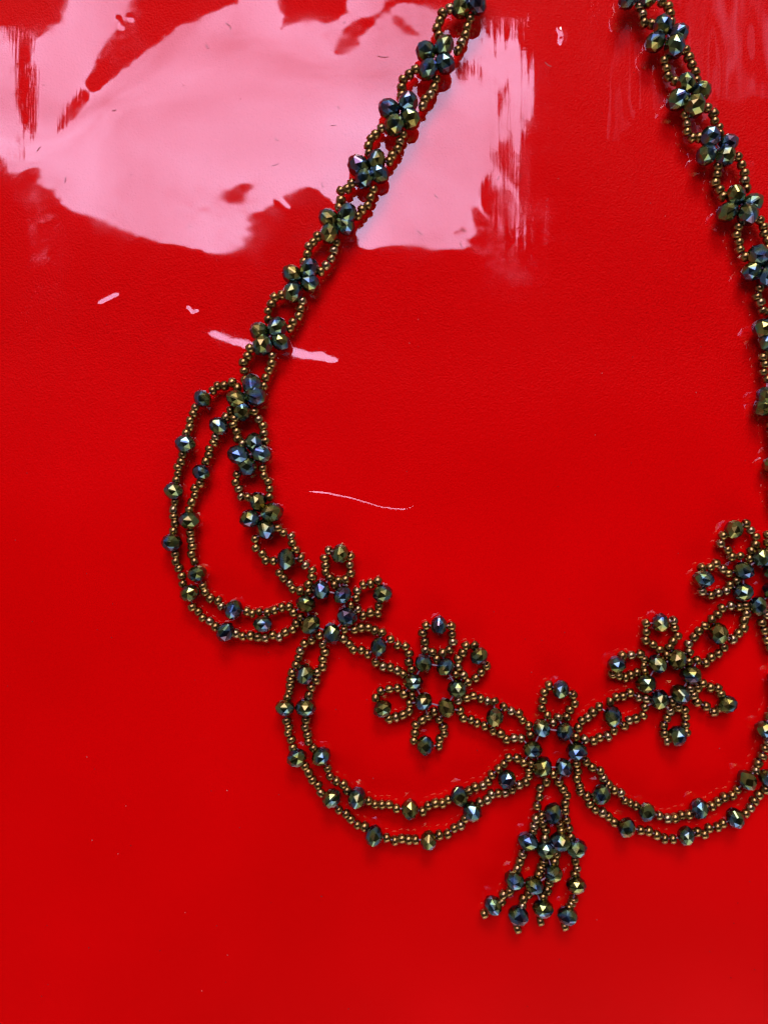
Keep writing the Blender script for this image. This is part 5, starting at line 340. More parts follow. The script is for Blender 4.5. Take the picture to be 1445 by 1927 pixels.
def leather_material():
    m, nt, out = new_mat('red_leatherette')
    L = nt.links.new
    p = nt.nodes.new('ShaderNodeBsdfPrincipled')
    v = mapped(nt, (1, 1, 1))
    # grain: short wrinkles, about a millimetre apart
    n1 = node(nt, 'ShaderNodeTexNoise', Scale=1900.0, Detail=3.0, Roughness=.55, Distortion=1.4)
    vo = node(nt, 'ShaderNodeTexVoronoi', Scale=2200.0, feature='SMOOTH_F1')
    L(v, n1.inputs['Vector']); L(v, vo.inputs['Vector'])
    ad = node(nt, 'ShaderNodeMath', operation='ADD')
    L(n1.outputs['Fac'], ad.inputs[0]); L(vo.outputs['Distance'], ad.inputs[1])
    # the grain is pressed out towards the lower half
    big = node(nt, 'ShaderNodeTexNoise', Scale=14.0, Detail=2.0)
    L(v, big.inputs['Vector'])
    sp = nt.nodes.new('ShaderNodeSeparateXYZ'); L(v, sp.inputs[0])
    mr = node(nt, 'ShaderNodeMapRange'); mr.inputs['From Min'].default_value = -0.02; mr.inputs['From Max'].default_value = 0.05
    mr.inputs['To Min'].default_value = .1; mr.inputs['To Max'].default_value = 1.0
    L(sp.outputs['Y'], mr.inputs['Value'])
    mm = node(nt, 'ShaderNodeMath', operation='MULTIPLY'); L(mr.outputs[0], mm.inputs[0]); L(big.outputs['Fac'], mm.inputs[1])
    bp = node(nt, 'ShaderNodeBump'); bp.inputs['Distance'].default_value = 0.00070
    L(mm.outputs[0], bp.inputs['Strength']); L(ad.outputs[0], bp.inputs['Height'])
    L(bp.outputs[0], p.inputs['Normal'])
    cr = nt.nodes.new('ShaderNodeValToRGB')
    cr.color_ramp.elements[0].position = .35; cr.color_ramp.elements[0].color = (0.69, 0.0, 0.0006, 1)
    cr.color_ramp.elements[1].position = .65; cr.color_ramp.elements[1].color = (0.77, 0.0, 0.0012, 1)
    L(big.outputs['Fac'], cr.inputs[0]); L(cr.outputs[0], p.inputs['Base Color'])
    p.inputs['Roughness'].default_value = .36
    p.inputs['Specular IOR Level'].default_value = .26
    p.inputs['Specular Tint'].default_value = (1, .05, .05, 1)
    L(p.outputs[0], out.inputs[0])
    return m


def film_material():
    m, nt, out = new_mat('clear_film')
    L = nt.links.new
    v = mapped(nt, (1.0, 0.035, 1.0))
    n1 = node(nt, 'ShaderNodeTexNoise', Scale=1500.0, Detail=2.0, Roughness=.6)
    L(v, n1.inputs['Vector'])
    v2 = mapped(nt, (1, 1, 1))
    n2 = node(nt, 'ShaderNodeTexNoise', Scale=420.0, Detail=4.0, Roughness=.65)
    L(v2, n2.inputs['Vector'])
    b1 = node(nt, 'ShaderNodeBump', Strength=1.0); b1.inputs['Distance'].default_value = 0.0000025
    b2 = node(nt, 'ShaderNodeBump', Strength=1.0); b2.inputs['Distance'].default_value = 0.0000012
    L(n1.outputs['Fac'], b1.inputs['Height']); L(n2.outputs['Fac'], b2.inputs['Height'])
    L(b1.outputs[0], b2.inputs['Normal'])
    fr = node(nt, 'ShaderNodeFresnel', IOR=1.58); L(b2.outputs[0], fr.inputs['Normal'])
    # a thin sheet has air on both sides: give its back the same gloss as its front
    ge = nt.nodes.new('ShaderNodeNewGeometry')
    io = node(nt, 'ShaderNodeMapRange'); io.inputs['To Min'].default_value = 1.58; io.inputs['To Max'].default_value = 1 / 1.58
    L(ge.outputs['Backfacing'], io.inputs['Value']); L(io.outputs[0], fr.inputs['IOR'])
    # handling marks: the gloss is a little duller in smudges
    n3 = node(nt, 'ShaderNodeTexNoise', Scale=38.0, Detail=5.0, Roughness=.7); L(v2, n3.inputs['Vector'])
    rr = node(nt, 'ShaderNodeMapRange'); rr.inputs['From Min'].default_value = .45; rr.inputs['From Max'].default_value = .75
    rr.inputs['To Min'].default_value = .02; rr.inputs['To Max'].default_value = .085
    L(n3.outputs['Fac'], rr.inputs['Value'])
    gl = node(nt, 'ShaderNodeBsdfGlossy', Color=(1, 1, 1, 1)); L(b2.outputs[0], gl.inputs['Normal']); L(rr.outputs[0], gl.inputs['Roughness'])
    tr = node(nt, 'ShaderNodeBsdfTransparent', Color=(.985, .985, .985, 1))
    mx = nt.nodes.new('ShaderNodeMixShader')
    L(fr.outputs[0], mx.inputs[0]); L(tr.outputs[0], mx.inputs[1]); L(gl.outputs[0], mx.inputs[2])
    L(mx.outputs[0], out.inputs[0])
    return m


def rand_value(nt):
    oi = nt.nodes.new('ShaderNodeObjectInfo'); ge = nt.nodes.new('ShaderNodeNewGeometry')
    a = node(nt, 'ShaderNodeMath', operation='ADD'); f = node(nt, 'ShaderNodeMath', operation='FRACT')
    nt.links.new(oi.outputs['Random'], a.inputs[0]); nt.links.new(ge.outputs['Random Per Island'], a.inputs[1])
    nt.links.new(a.outputs[0], f.inputs[0])
    return f.outputs[0]


def ramp(nt, stops, interp='LINEAR'):
    cr = nt.nodes.new('ShaderNodeValToRGB'); cr.color_ramp.interpolation = interp
    e = cr.color_ramp.elements
    while len(e) < len(stops):
        e.new(.5)
    for k, (p, c) in enumerate(stops):
        e[k].position = p; e[k].color = (*c, 1)
    return cr


def bronze_material():
    m, nt, out = new_mat('bronze_glaze')
    L = nt.links.new
    p = nt.nodes.new('ShaderNodeBsdfPrincipled')
    r = rand_value(nt)
    cr = ramp(nt, [(0, (.20, .12, .045)), (.45, (.33, .20, .068)), (.8, (.27, .155, .055)), (1, (.38, .27, .15))])
    L(r, cr.inputs[0]); L(cr.outputs[0], p.inputs['Base Color'])
    p.inputs['Metallic'].default_value = 1.0
    p.inputs['Roughness'].default_value = .28
    v = mapped(nt, (1, 1, 1), 'Object')
    n = node(nt, 'ShaderNodeTexNoise', Scale=1200.0, Detail=2.0); L(v, n.inputs['Vector'])
    b = node(nt, 'ShaderNodeBump', Strength=.5); b.inputs['Distance'].default_value = 0.00004
    L(n.outputs['Fac'], b.inputs['Height']); L(b.outputs[0], p.inputs['Normal'])
    L(p.outputs[0], out.inputs[0])
    return m


def crystal_material():
    """Dark cut glass with an iridescent metal coat that shifts over each bead."""
    m, nt, out = new_mat('iris_crystal')
    L = nt.links.new
    p = nt.nodes.new('ShaderNodeBsdfPrincipled')
    r = rand_value(nt)
    tc = nt.nodes.new('ShaderNodeTexCoord')
    cb = nt.nodes.new('ShaderNodeCombineXYZ')
    mu = node(nt, 'ShaderNodeMath', operation='MULTIPLY'); mu.inputs[1].default_value = 37.0
    L(r, mu.inputs[0]); L(mu.outputs[0], cb.inputs[0])
    sc = node(nt, 'ShaderNodeVectorMath', operation='MULTIPLY_ADD')
    L(tc.outputs['Object'], sc.inputs[0]); sc.inputs[1].default_value = (260, 260, 260); L(cb.outputs[0], sc.inputs[2])
    n = node(nt, 'ShaderNodeTexNoise', Scale=1.0, Detail=1.0); L(sc.outputs[0], n.inputs['Vector'])
    # angle of view shifts the colour of the coat as on oil: green, then blue, then violet at the rim
    lw = node(nt, 'ShaderNodeLayerWeight', Blend=.5)
    s1 = node(nt, 'ShaderNodeMath', operation='MULTIPLY_ADD'); s1.inputs[1].default_value = .45
    L(lw.outputs['Facing'], s1.inputs[0])
    s2 = node(nt, 'ShaderNodeMath', operation='MULTIPLY_ADD'); s2.inputs[1].default_value = 2.6; s2.inputs[2].default_value = -1.0
    L(n.outputs['Fac'], s2.inputs[0]); L(s2.outputs[0], s1.inputs[2])
    cr = ramp(nt, [(0, (.24, .19, .05)), (.22, (.17, .19, .055)), (.42, (.12, .18, .09)), (.56, (.10, .19, .21)),
                   (.72, (.06, .13, .27)), (.88, (.11, .085, .15)), (1, (.10, .06, .09))])
    L(s1.outputs[0], cr.inputs[0]); L(cr.outputs[0], p.inputs['Base Color'])
    p.inputs['Metallic'].default_value = 1.0
    p.inputs['Roughness'].default_value = .24
    p.inputs['Coat Weight'].default_value = .3
    p.inputs['Coat Roughness'].default_value = .03
    L(p.outputs[0], out.inputs[0])
    return m


def nylon_material():
    m, nt, out = new_mat('nylon_thread')
    p = node(nt, 'ShaderNodeBsdfPrincipled', Roughness=.25)
    p.inputs['Base Color'].default_value = (.42, .28, .38, 1)
    p.inputs['Transmission Weight'].default_value = .3
    nt.links.new(p.outputs[0], out.inputs[0])
    return m


LEATHER, CLEAR, BRONZE, CRYSTAL, NYLON = leather_material(), film_material(), bronze_material(), crystal_material(), nylon_material()

# ------------------------------------------------------------------ table cover and film
_fx = np.concatenate([np.arange(-900, -60, 40), np.arange(-60, 1510, 3.0), np.arange(1510, 2350, 40)])
_fy = np.concatenate([np.arange(-900, -60, 40), np.arange(-60, 760, 3.0), np.arange(760, 1420, 2.5), np.arange(1420, 1990, 5.0), np.arange(1990, 2850, 40)])
film = sheet_object('clear_plastic_film', _fx, _fy, lambda x, y: film_height(x, y) + crease_z(x, y), CLEAR)
film['label'] = 'thin clear glossy plastic film, rumpled at the top, lying over the red leatherette'
film['category'] = 'plastic film'

# the cover lies under the film: a broad smooth dip that stays clear below it
_pad = 9
_e = np.pad(FILM, _pad, mode='edge')
_low = np.min([_e[a:a + FILM.shape[0], b:b + FILM.shape[1]] for a in range(0, 2 * _pad + 1, 3) for b in range(0, 2 * _pad + 1, 3)], axis=0)
for _k in range(3):
    _e = np.pad(_low, 6, mode='edge')
    _low = np.mean([_e[a:a + FILM.shape[0], b:b + FILM.shape[1]] for a in range(0, 13, 2) for b in range(0, 13, 2)], axis=0)


def leather_height(x, y):
    return bspline(_low, np.asarray(x, float), np.asarray(y, float)) - 4.0


_lx = np.concatenate([np.arange(-900, -60, 60), np.arange(-60, 1510, 12.0), np.arange(1510, 2350, 60)])
_ly = np.concatenate([np.arange(-900, -60, 60), np.arange(-60, 1990, 12.0), np.arange(1990, 2850, 60)])
cover = sheet_object('red_table_cover', _lx, _ly, leather_height, LEATHER)
cover['kind'] = 'structure'
cover['label'] = 'bright red grained leatherette surface under the clear film'

# ------------------------------------------------------------------ the necklace
# Every bead is laid where it lies on the sheet. Surveyed patch by patch: patch -> (left, top, magnification).
PATCH = {'A': (600, 0, 4.129), 'B': (500, 300, 4.129), 'C': (400, 560, 5.78), 'D': (280, 690, 4.817),
         'E': (290, 920, 4.817), 'F': (520, 1000, 6.021), 'G': (680, 1140, 5.558), 'H': (500, 1180, 7.225),
         'I': (520, 1380, 6.021), 'J': (740, 1380, 5.558), 'K': (900, 1240, 5.558), 'L': (880, 1460, 5.558),
         'M': (1060, 1380, 6.021), 'N': (1245, 1340, 6.88), 'O': (1120, 1140, 5.161), 'P': (1245, 960, 6.425),
         'Q': (1160, 0, 6.021), 'R': (1245, 240, 7.225), 'S': (1345, 440, 9.64), 'T': (1345, 600, 9.64), 'Z': (0, 0, 1.0)}
# section > rows. "s" = a run of seed beads, "r" = a ring of cut beads (holes along the ring),
# "c" = one cut bead x,y,direction of its hole in degrees (clockwise from right).
SECTIONS = [
 ('beaded_flower', 'F', 0, '''
r F 510,665 750,720 800,965 630,1155 390,1055 335,820
s F 658,605
s F 607,525 560,460 560,385 550,305 593,218
c F 725,255,8
s F 838,285 833,380 845,475 785,545 705,555
s F 845,835
s F 905,755 917,675 985,610 1068,595 1150,560
c F 1205,705,75
s F 1163,845 1150,930 1065,920 985,955 925,880
'''),
 ('beaded_flower', 'G', 0, '''
r G 650,600 875,640 1000,865 885,1065 650,1000 540,795
s G 787,555
s G 740,485 667,460 660,375 640,287 675,210
c G 810,205,5
s G 940,212 947,298 955,375 920,460 848,493
s G 985,715
s G 1010,635 1012,553 1058,490 1092,420 1178,413
c G 1230,525,50
s G 1305,630 1250,695 1195,755 1115,795 1065,725
s G 530,935
s G 443,920 375,860 290,870 203,893 150,965
c G 220,1075,60
s G 288,1178 362,1163 433,1140 497,1100 502,1020
s G 760,1105
s G 693,1155 635,1195 568,1245 560,1328 548,1410
c G 665,1460,4
s G 810,1465 820,1392 865,1333 855,1267 815,1190
'''),
 ('beaded_flower', 'K', 0, '''
r K 660,725 900,760 1028,965 890,1135 665,1130 565,945
s K 777,665
s K 718,590 660,515 672,432 685,348 737,280
c K 860,320,15
s K 985,375 1003,465 952,530 920,605 833,610
s K 540,795
s K 778,1205
'''),
 ('beaded_flower', 'O', 0, '''
r O 600,565 790,520 925,670 820,860 620,910 490,755
s O 685,475
s O 620,425 555,375 485,333 490,252 490,170
c O 630,165,3
s O 752,145 762,215 795,290 750,345 715,400
s O 475,635
s O 465,580 470,520 430,470 345,480 260,485
c O 205,570,70
s O 165,665 225,680 285,695 340,670 400,645
s O 1040,755
s O 1110,790 1185,800 1213,855
c O 1275,955,60
s O 1205,990 1148,1030 1070,975 985,935 950,865 915,800 990,795
s O 740,930
s O 720,1020 690,1090 660,1165 665,1240 690,1310
c O 795,1260,25
s O 880,1225 870,1155 870,1080 860,1015 800,985
s O 905,540
'''),
 ('beaded_flower', 'P', 0, '''
r P 985,730 1195,575 1340,745 1335,985 1160,1155 980,990
s P 940,555 840,565 790,480 705,405 735,310
c P 865,235,25
s P 1010,165 1070,245 1130,320 1125,415 1075,490
s P 1050,585
s P 895,850
s P 800,765 730,710 650,645 580,690 480,695
c P 500,830,100
s P 480,980 585,1030 675,1000 770,975 815,905
'''),
 ('bead_tassel', 'L', 0, '''
s L 820,60 755,130 748,217 722,315 765,410
s L 950,65 992,138 1033,205 1015,285 1018,365 1030,460 1055,550 1075,635
c L 890,390,20
s L 710,450 690,525 680,580
c L 625,685,112
s L 570,820 543,895 515,970
c L 487,1090,120
s L 435,1205 370,1240 355,1310
c L 262,1355,140
s L 170,1440
s L 783,495 812,570 803,655
c L 815,770,92
s L 792,900 765,960 740,1030
c L 690,1145,115
s L 635,1230 580,1285 568,1360
c L 525,1460,105
s L 517,1592
s L 960,510 975,570
c L 965,690,85
s L 920,815 905,895
c L 888,1015,108
s L 850,1120 830,1195 785,1265
c L 785,1385,95
s L 755,1515
c L 1130,755,82
s L 1122,890 1140,965 1120,1025
c L 1130,1140,92
s L 1105,1285 1085,1330 1057,1375
c L 1040,1460,100
s L 1012,1570
'''),
 ('linking_loop', 'FG', 0, '''
s F 770,1110 885,1115 962,1090 1043,1090 1115,1125 1195,1145
s F 760,1215 828,1280 875,1340 963,1345 1035,1390
c G 182,430,5
s G 305,350 378,410 460,425 497,500 495,587 525,665
s G 150,590 225,635 303,645 375,675 437,715
'''),
 ('linking_loop', 'GK', 0, '''
s G 1010,985 1100,965 1170,940 1245,970 1317,995 1385,1000
s G 1030,1095 1065,1175 1145,1190 1205,1225 1285,1255
c K 170,610,10
s K 265,500 340,545 420,570 460,640 522,700
s K 148,750 230,780 290,840 372,825 447,830
'''),
 ('linking_loop', 'KO', 0, '''
s K 1015,815 1043,720 1080,645 1140,610 1195,555 1260,500
s K 1108,840 1200,855 1265,820 1350,805 1412,750
c O 165,1075,0
s O 143,930 200,885 265,880 335,845 415,885 490,900
s O 275,1165 325,1110 390,1095 460,1065 475,985
'''),
 ('linking_loop', 'OP', 0, '''
s O 905,445 900,370 955,305 1000,245 1060,195
s O 985,530 1065,555 1120,500 1190,465 1245,405
c O 1190,270,0
s P 600,1320 670,1260 720,1185 825,1155 925,1165 1010,1155
s P 850,1560 920,1490 980,1425 985,1335 1015,1255
'''),
 ('beaded_swag', 'F-K outer', 0, '''
s H 733,113
s H 625,180 528,225 475,325 450,415 418,513 365,620 345,712 335,797 325,880 300,955
c H 262,1095,92
s H 287,1270 315,1360 305,1440 350,1530 372,1638
c I 232,275,65
s I 325,370 368,445 410,525 475,585 505,672
c I 625,735,45
s I 710,865 790,910 845,970 918,1035 1000,1055
c I 1105,1160,15
s I 1250,1180
s J 15,1120 88,1100 160,1110 232,1110
c J 368,1120,5
s J 480,1060 568,1050 635,990 705,960 750,890
c J 825,815,-35
s J 905,720 980,690 1025,635 1095,625 1168,620 1240,585
s K 425,1315 495,1285 525,1225 525,1165 550,1090
'''),
 ('beaded_swag', 'F-K inner', 0, '''
s H 775,240 808,340 778,440 775,540 702,615 687,722 620,820 590,930
c H 535,645,10
c H 545,1095,92
s H 550,1260 540,1360 575,1460 585,1555 650,1645
c I 510,260,50
s I 583,395 610,485 680,540 760,575 803,645
c I 915,730,20
s I 1047,765 1117,805 1195,805 1275,805 1360,850
c J 172,795,5
s J 305,815 365,755 438,730 512,730 573,690
c J 690,655,-12
s J 790,600 855,560 935,545 990,500 1028,430 1100,375 1155,320 1203,255 1290,260 1360,300
c J 1185,480,35
'''),
 ('beaded_swag', 'K right outer', 0, '''
s M 143,340 160,425 150,510 178,590 188,655 260,710 295,795 355,860 435,890 505,940 570,1005
c M 710,1065,20
s M 870,1095 960,1105 1050,1150 1140,1190 1235,1195
c N 310,1600,10
s N 455,1550 545,1580 605,1500 713,1485 788,1440
c N 945,1370,-20
s N 1080,1310 1140,1235 1190,1150 1250,1070 1335,1000
c N 1372,855,-55
s Z 1455,1448 1460,1434 1464,1420
'''),
 ('beaded_swag', 'K right inner', 0, '''
s M 255,320 322,385 410,425 445,505 505,575 570,640 645,675 690,760 750,785 815,820
c M 940,890,15
c M 425,690,30
s M 1080,930 1175,960 1260,955 1335,925 1415,920
c N 480,1250,5
s N 640,1215 720,1155 803,1100 905,1080 970,1000
c N 1095,880,-35
s N 1210,755 1238,660 1293,570 1325,470 1365,385
c N 1330,225,-75
s Z 1446,1348 1451,1336 1455,1324 1456,1312 1455,1300
'''),
 ('beaded_swag', 'left outer', 0, '''
s C 272,980 215,927 132,960 57,963 5,1015
c D 490,290,134
s D 425,370 408,428 380,487 375,548 345,603
c D 335,700,100
s D 313,800 298,862 270,912 268,970 255,1028
c D 230,1125,95
s E 193,122 180,190 182,253 192,313 180,382
c E 163,487,90
s E 197,593 200,660 228,720 255,790 263,860
c E 325,945,65
s E 350,1070 405,1113 443,1170 507,1200 560,1250
c E 650,1297,30
s E 745,1310 805,1335 875,1330 943,1343 1010,1350 1075,1325 1137,1343 1190,1300 1258,1275 1290,1220 1330,1163
'''),
 ('beaded_swag', 'left inner', 0, '''
s D 745,398 703,460
c D 635,540,125
s D 610,640 593,692 555,745 550,800 522,860
c D 480,960,112
s D 470,1060 425,1108 420,1168 395,1230 373,1297
c E 325,285,95
s E 335,400 340,463 352,523 345,590 370,657
c E 393,768,70
s E 447,880 468,937 513,995 583,1015 613,1065
c E 722,1095,20
s E 842,1110 893,1130 955,1115 1028,1120 1090,1100 1158,1075 1223,1070 1265,1120
c E 988,1225,88
'''),
 ('beaded_chain', 'lower left', 1, '''
s F 280,300 330,385 405,440 405,515 368,600
s F 38,470 85,530 150,588 188,655 270,675 362,685
c E 1200,640,5
s E 918,455 925,535 983,590 1015,650 1083,655
s E 1125,355 1175,400 1243,430 1253,490 1285,550
r E 943,118 1070,215 1015,365 868,270
s D 800,980 790,1050 820,1110 840,1178 900,1185
s D 1035,920 1047,990 1085,1045 1097,1110 1095,1180
r D 958,690 1025,790 895,905 815,800
s D 780,470 768,530 800,590 810,655 852,700
s D 962,410 1000,480 1040,540 1045,605 1060,672
'''),
 ('beaded_chain', 'upper left', 2, '''
r C 435,955 475,1075 325,1235 265,1105
s C 410,555 383,638 340,708 348,797 358,893
s C 650,635 645,718 615,793 580,873 563,963
r C 515,372 705,325 745,480 545,520
s B 125,1055 70,1073 47,1127 20,1180 22,1243
s B 285,1103 273,1163 258,1218 215,1265 190,1313
r B 205,895 340,850 345,960 212,1030
s B 403,600 370,643 335,678 325,738 300,797
s B 550,650 530,710 512,772 470,825 430,872
r B 492,462 635,425 620,515 495,575
s B 668,187 635,230 585,245 585,318 572,373
s B 838,237 815,297 793,360 750,393 718,440
r A 308,1290 447,1245 467,1350 350,1390
s A 485,997 440,1047 405,1080 385,1135 390,1190
s A 655,1050 630,1105 612,1160 572,1210 548,1257
r A 545,850 692,797 708,925 585,975
s A 750,540 703,580 655,620 643,683 645,745
s A 912,620 893,685 865,735 825,775 805,825
r A 830,403 972,360 978,495 848,540
s A 1015,70 960,105 938,165 915,222 933,280
s A 1175,150 1150,215 1137,275 1107,335 1080,392
r A 1105,60 1225,35 1245,-70 1130,-85
'''),
 ('beaded_chain', 'right', 2, '''
s Q 275,5 250,80 290,165 305,262 392,275
s Q 510,20 582,80 598,160 612,250
r Q 130,-20 330,-40 300,-190 160,-170
r Q 518,290 690,390 655,530 430,480
s Q 592,630 535,690 562,780 580,870 657,920
s Q 778,570 815,655 850,735 888,820 900,915
r Q 780,950 950,1040 880,1200 685,1130
s Q 772,1310 790,1410 793,1497 852,1565 930,1560
s Q 1025,1225 1095,1290 1108,1375 1155,1445 1165,1515
r R 655,130 895,220 860,385 600,370
s R 760,535 745,645 720,755 780,850 825,940
s R 1030,400 1080,510 1120,620 1120,725 1145,830
r R 1000,920 1220,1040 1165,1180 880,1150
s R 1035,1355 1010,1465 1045,1560 1055,1660 1125,1760
s R 1330,1260 1380,1350 1390,1445 1430,1535 1430,1640
r S 780,400 1020,560 920,800 650,690
s S 800,990 755,1145 820,1250 850,1385 950,1410
s S 1060,930 1100,1020 1110,1120 1110,1230 1080,1340
r T 870,180 1060,110 1090,330 960,400
s T 970,600 860,700 900,830 870,970 940,1100
s T 1180,600 1240,700 1240,830 1230,970 1160,1100
r T 930,1420 1100,1440 1090,1640 880,1590
s Z 1458,788 1449,800 1451,816 1453,832 1461,845
s Z 1478,788 1484,800 1486,816 1484,832 1478,845
r Z 1470,855 1485,870 1470,890 1454,874
s Z 1462,905 1455,918 1453,932 1457,946 1464,958
s P 1275,295 1283,390 1300,480
'''),
 ('beaded_swag', 'right edge', 0, '''
s P 1275,1180
s P 1260,1270 1200,1365 1235,1455 1262,1565 1300,1660
s P 1330,1270 1345,1365 1360,1455 1375,1565 1390,1660
c Z 1461,1276,90
'''),
]

random.seed(11)


def sheet_xy(x, y, z):
    """Sheet point that a bead of height z is seen over."""
    k = (CAM_H - z) / CAM_H
    return CX + (x - CX) * k, CY + (y - CY) * k


def mesh_from(name, verts, faces, mat, smooth):
    me = bpy.data.meshes.new(name)
    me.from_pydata([tuple(Vector(v) * U) for v in verts], [], faces)
    me.materials.append(mat)
    if smooth:
        me.shade_smooth()
    me.update()
    return me


def cut_bead(name, R, Lh, end=.42, n=8):
    """Faceted rondelle, hole along X: a girdle, shoulders half a step round, and a rim about each drilled mouth."""
    bm = bmesh.new()
    for s in (-1, 1):
        for k in range(n):
            t = 2 * math.pi * (k + .5) / n
            bm.verts.new((s * Lh * .60, R * .83 * math.cos(t), R * .83 * math.sin(t)))
            t = 2 * math.pi * k / n
            bm.verts.new((s * Lh, R * end * math.cos(t), R * end * math.sin(t)))
            bm.verts.new((s * Lh * .10, R * math.cos(t), R * math.sin(t)))
    bmesh.ops.convex_hull(bm, input=bm.verts)
    bmesh.ops.dissolve_limit(bm, angle_limit=math.radians(13), verts=bm.verts, edges=bm.edges)
    for v in bm.verts:
        v.co *= U
    bmesh.ops.recalc_face_normals(bm, faces=bm.faces)
    me = bpy.data.meshes.new(name)
    bm.to_mesh(me); bm.free()
    me.materials.append(CRYSTAL)
    return me


def seed_shape(R, Lh, hole, n=12, sq=.75, lean=0.0):
    prof = []
    m = 8
    for k in range(m):
        a = 2 * math.pi * k / m
        c, s = math.cos(a), math.sin(a)
        c = math.copysign(abs(c) ** sq, c); s = math.copysign(abs(s) ** sq, s)
        rm, rh = (R + hole) / 2, (R - hole) / 2
        prof.append((c * Lh, rm + rh * s))
    vs, fs = [], []
    for i in range(n):
        a = 2 * math.pi * i / n
        for x, r in prof:
            vs.append((x * (1 + lean * math.cos(a)), r * math.cos(a), r * math.sin(a)))
    for i in range(n):
        for k in range(m):
            a, b = i * m + k, i * m + (k + 1) % m
            c, d = ((i + 1) % n) * m + (k + 1) % m, ((i + 1) % n) * m + k
            fs.append((a, b, c, d))
    return vs, fs


CUT = [cut_bead('cut_bead', 18.2, 14.2, .42), cut_bead('cut_bead', 18.6, 14.0, .46), cut_bead('cut_bead', 17.9, 14.8, .38),
       cut_bead('cut_bead', 18.3, 13.8, .44, 9)]
SEED_SHAPES = [seed_shape(8.3, 5.6, 2.4, 12, .8, 0), seed_shape(8.5, 5.3, 2.2, 12, .9, .10), seed_shape(8.0, 5.7, 2.6, 12, .72, -.12),
               seed_shape(8.2, 5.2, 2.0, 12, 1.0, .05)]
SEED = [mesh_from('seed_bead', v, f, BRONZE, True) for v, f in SEED_SHAPES]

necklace = bpy.data.objects.new('beaded_necklace', None)
necklace['label'] = 'bronze bead necklace with dark iridescent cut beads, flowers and a tassel, on red'
necklace['category'] = 'necklace'
necklace.empty_display_size = .01
SC.collection.objects.link(necklace)


def rot_for(direction, roll):
    x = Vector(direction).normalized()
    up = Vector((0, 0, 1)) if abs(x.z) < .95 else Vector((0, 1, 0))
    y = up.cross(x).normalized(); z = x.cross(y)
    m = Matrix((x, y, z)).transposed()
    return m @ Matrix.Rotation(roll, 3, 'X')


def tube(paths, r, n=6):
    vs, fs = [], []
    for pts in paths:
        if len(pts) < 2:
            continue
        b0 = len(vs)
        for i, p in enumerate(pts):
            d = Vector(pts[min(i + 1, len(pts) - 1)]) - Vector(pts[max(i - 1, 0)])
            m = rot_for(d, 0)
            for k in range(n):
                a = 2 * math.pi * k / n
                vs.append(Vector(p) + m @ Vector((0, r * math.cos(a), r * math.sin(a))))
        for i in range(len(pts) - 1):
            for k in range(n):
                a, b = b0 + i * n + k, b0 + i * n + (k + 1) % n
                fs.append((a, b, b + n, a + n))
    return vs, fs


def wob(x, y, s=60.0, q=0.0):
    return float(vnoise(x + q, y + q, s)) + .5


parsed = []
for sec, which, lift, text in SECTIONS:
    seeds, cuts, runs = [], [], []
    for line in text.strip().splitlines():
        t = line.split()
        ox, oy, s = PATCH[t[1]]
        pts = []
        for w in t[2:]:
            v = [float(q) for q in w.split(',')]
            pts.append((ox + v[0] / s, oy + v[1] / s) + tuple(v[2:]))
        if t[0] == 's':
            run = []
            for k, (x, y) in enumerate(pts):
                top = max(0.0, min(1.0, (700 - y) / 450.0)) if lift == 2 else 0.0
                z = 10.5 + 2.5 * wob(x, y, 25) + (4.0 if lift else 0) + 6.0 * top * wob(x, y, 60, 50)
                run.append((x, y, z))
            runs.append(run)
        elif t[0] == 'r':
            mx = sum(p[0] for p in pts) / len(pts); my = sum(p[1] for p in pts) / len(pts)
            n = len(pts)
            for k, (x, y) in enumerate(pts):
                xa, ya = pts[k - 1]; xb, yb = pts[(k + 1) % n]
                ang = math.degrees(math.atan2(yb - ya, xb - xa))
                top = max(0.0, min(1.0, (700 - y) / 450.0)) if lift == 2 else 0.0
                if n == 4:
                    z = 19.5 + 5 * ((k + (1 if which == 'right' else 0)) % 2) + 7 * top
                    cuts.append((x, y, z, ang, random.uniform(-28, 28)))
                else:
                    cuts.append((x, y, 18.4 + random.uniform(0, 1.5), ang, random.uniform(-12, 12)))
        else:
            for x, y, ang in pts:
                cuts.append((x, y, 18.4 + random.uniform(0, 1.0), ang, random.uniform(-12, 12)))
    parsed.append([sec, which, lift, runs, cuts])

allc = [(c[0], c[1], c[2]) for p in parsed for c in p[4]]


def lifted(x, y, z):
    """World position of a bead seen at x, y and resting z above the film."""
    for _ in range(3):
        h = float(film_height(np.array([x]), np.array([y]))[0]) if _ == 0 else h
        X, Y = sheet_xy(x, y, z + h)
        h = float(film_height(np.array([X]), np.array([Y]))[0])
    X, Y = sheet_xy(x, y, z + h)
    return Vector(((X - CX) * U, (CY - Y) * U, (z + h) * U))


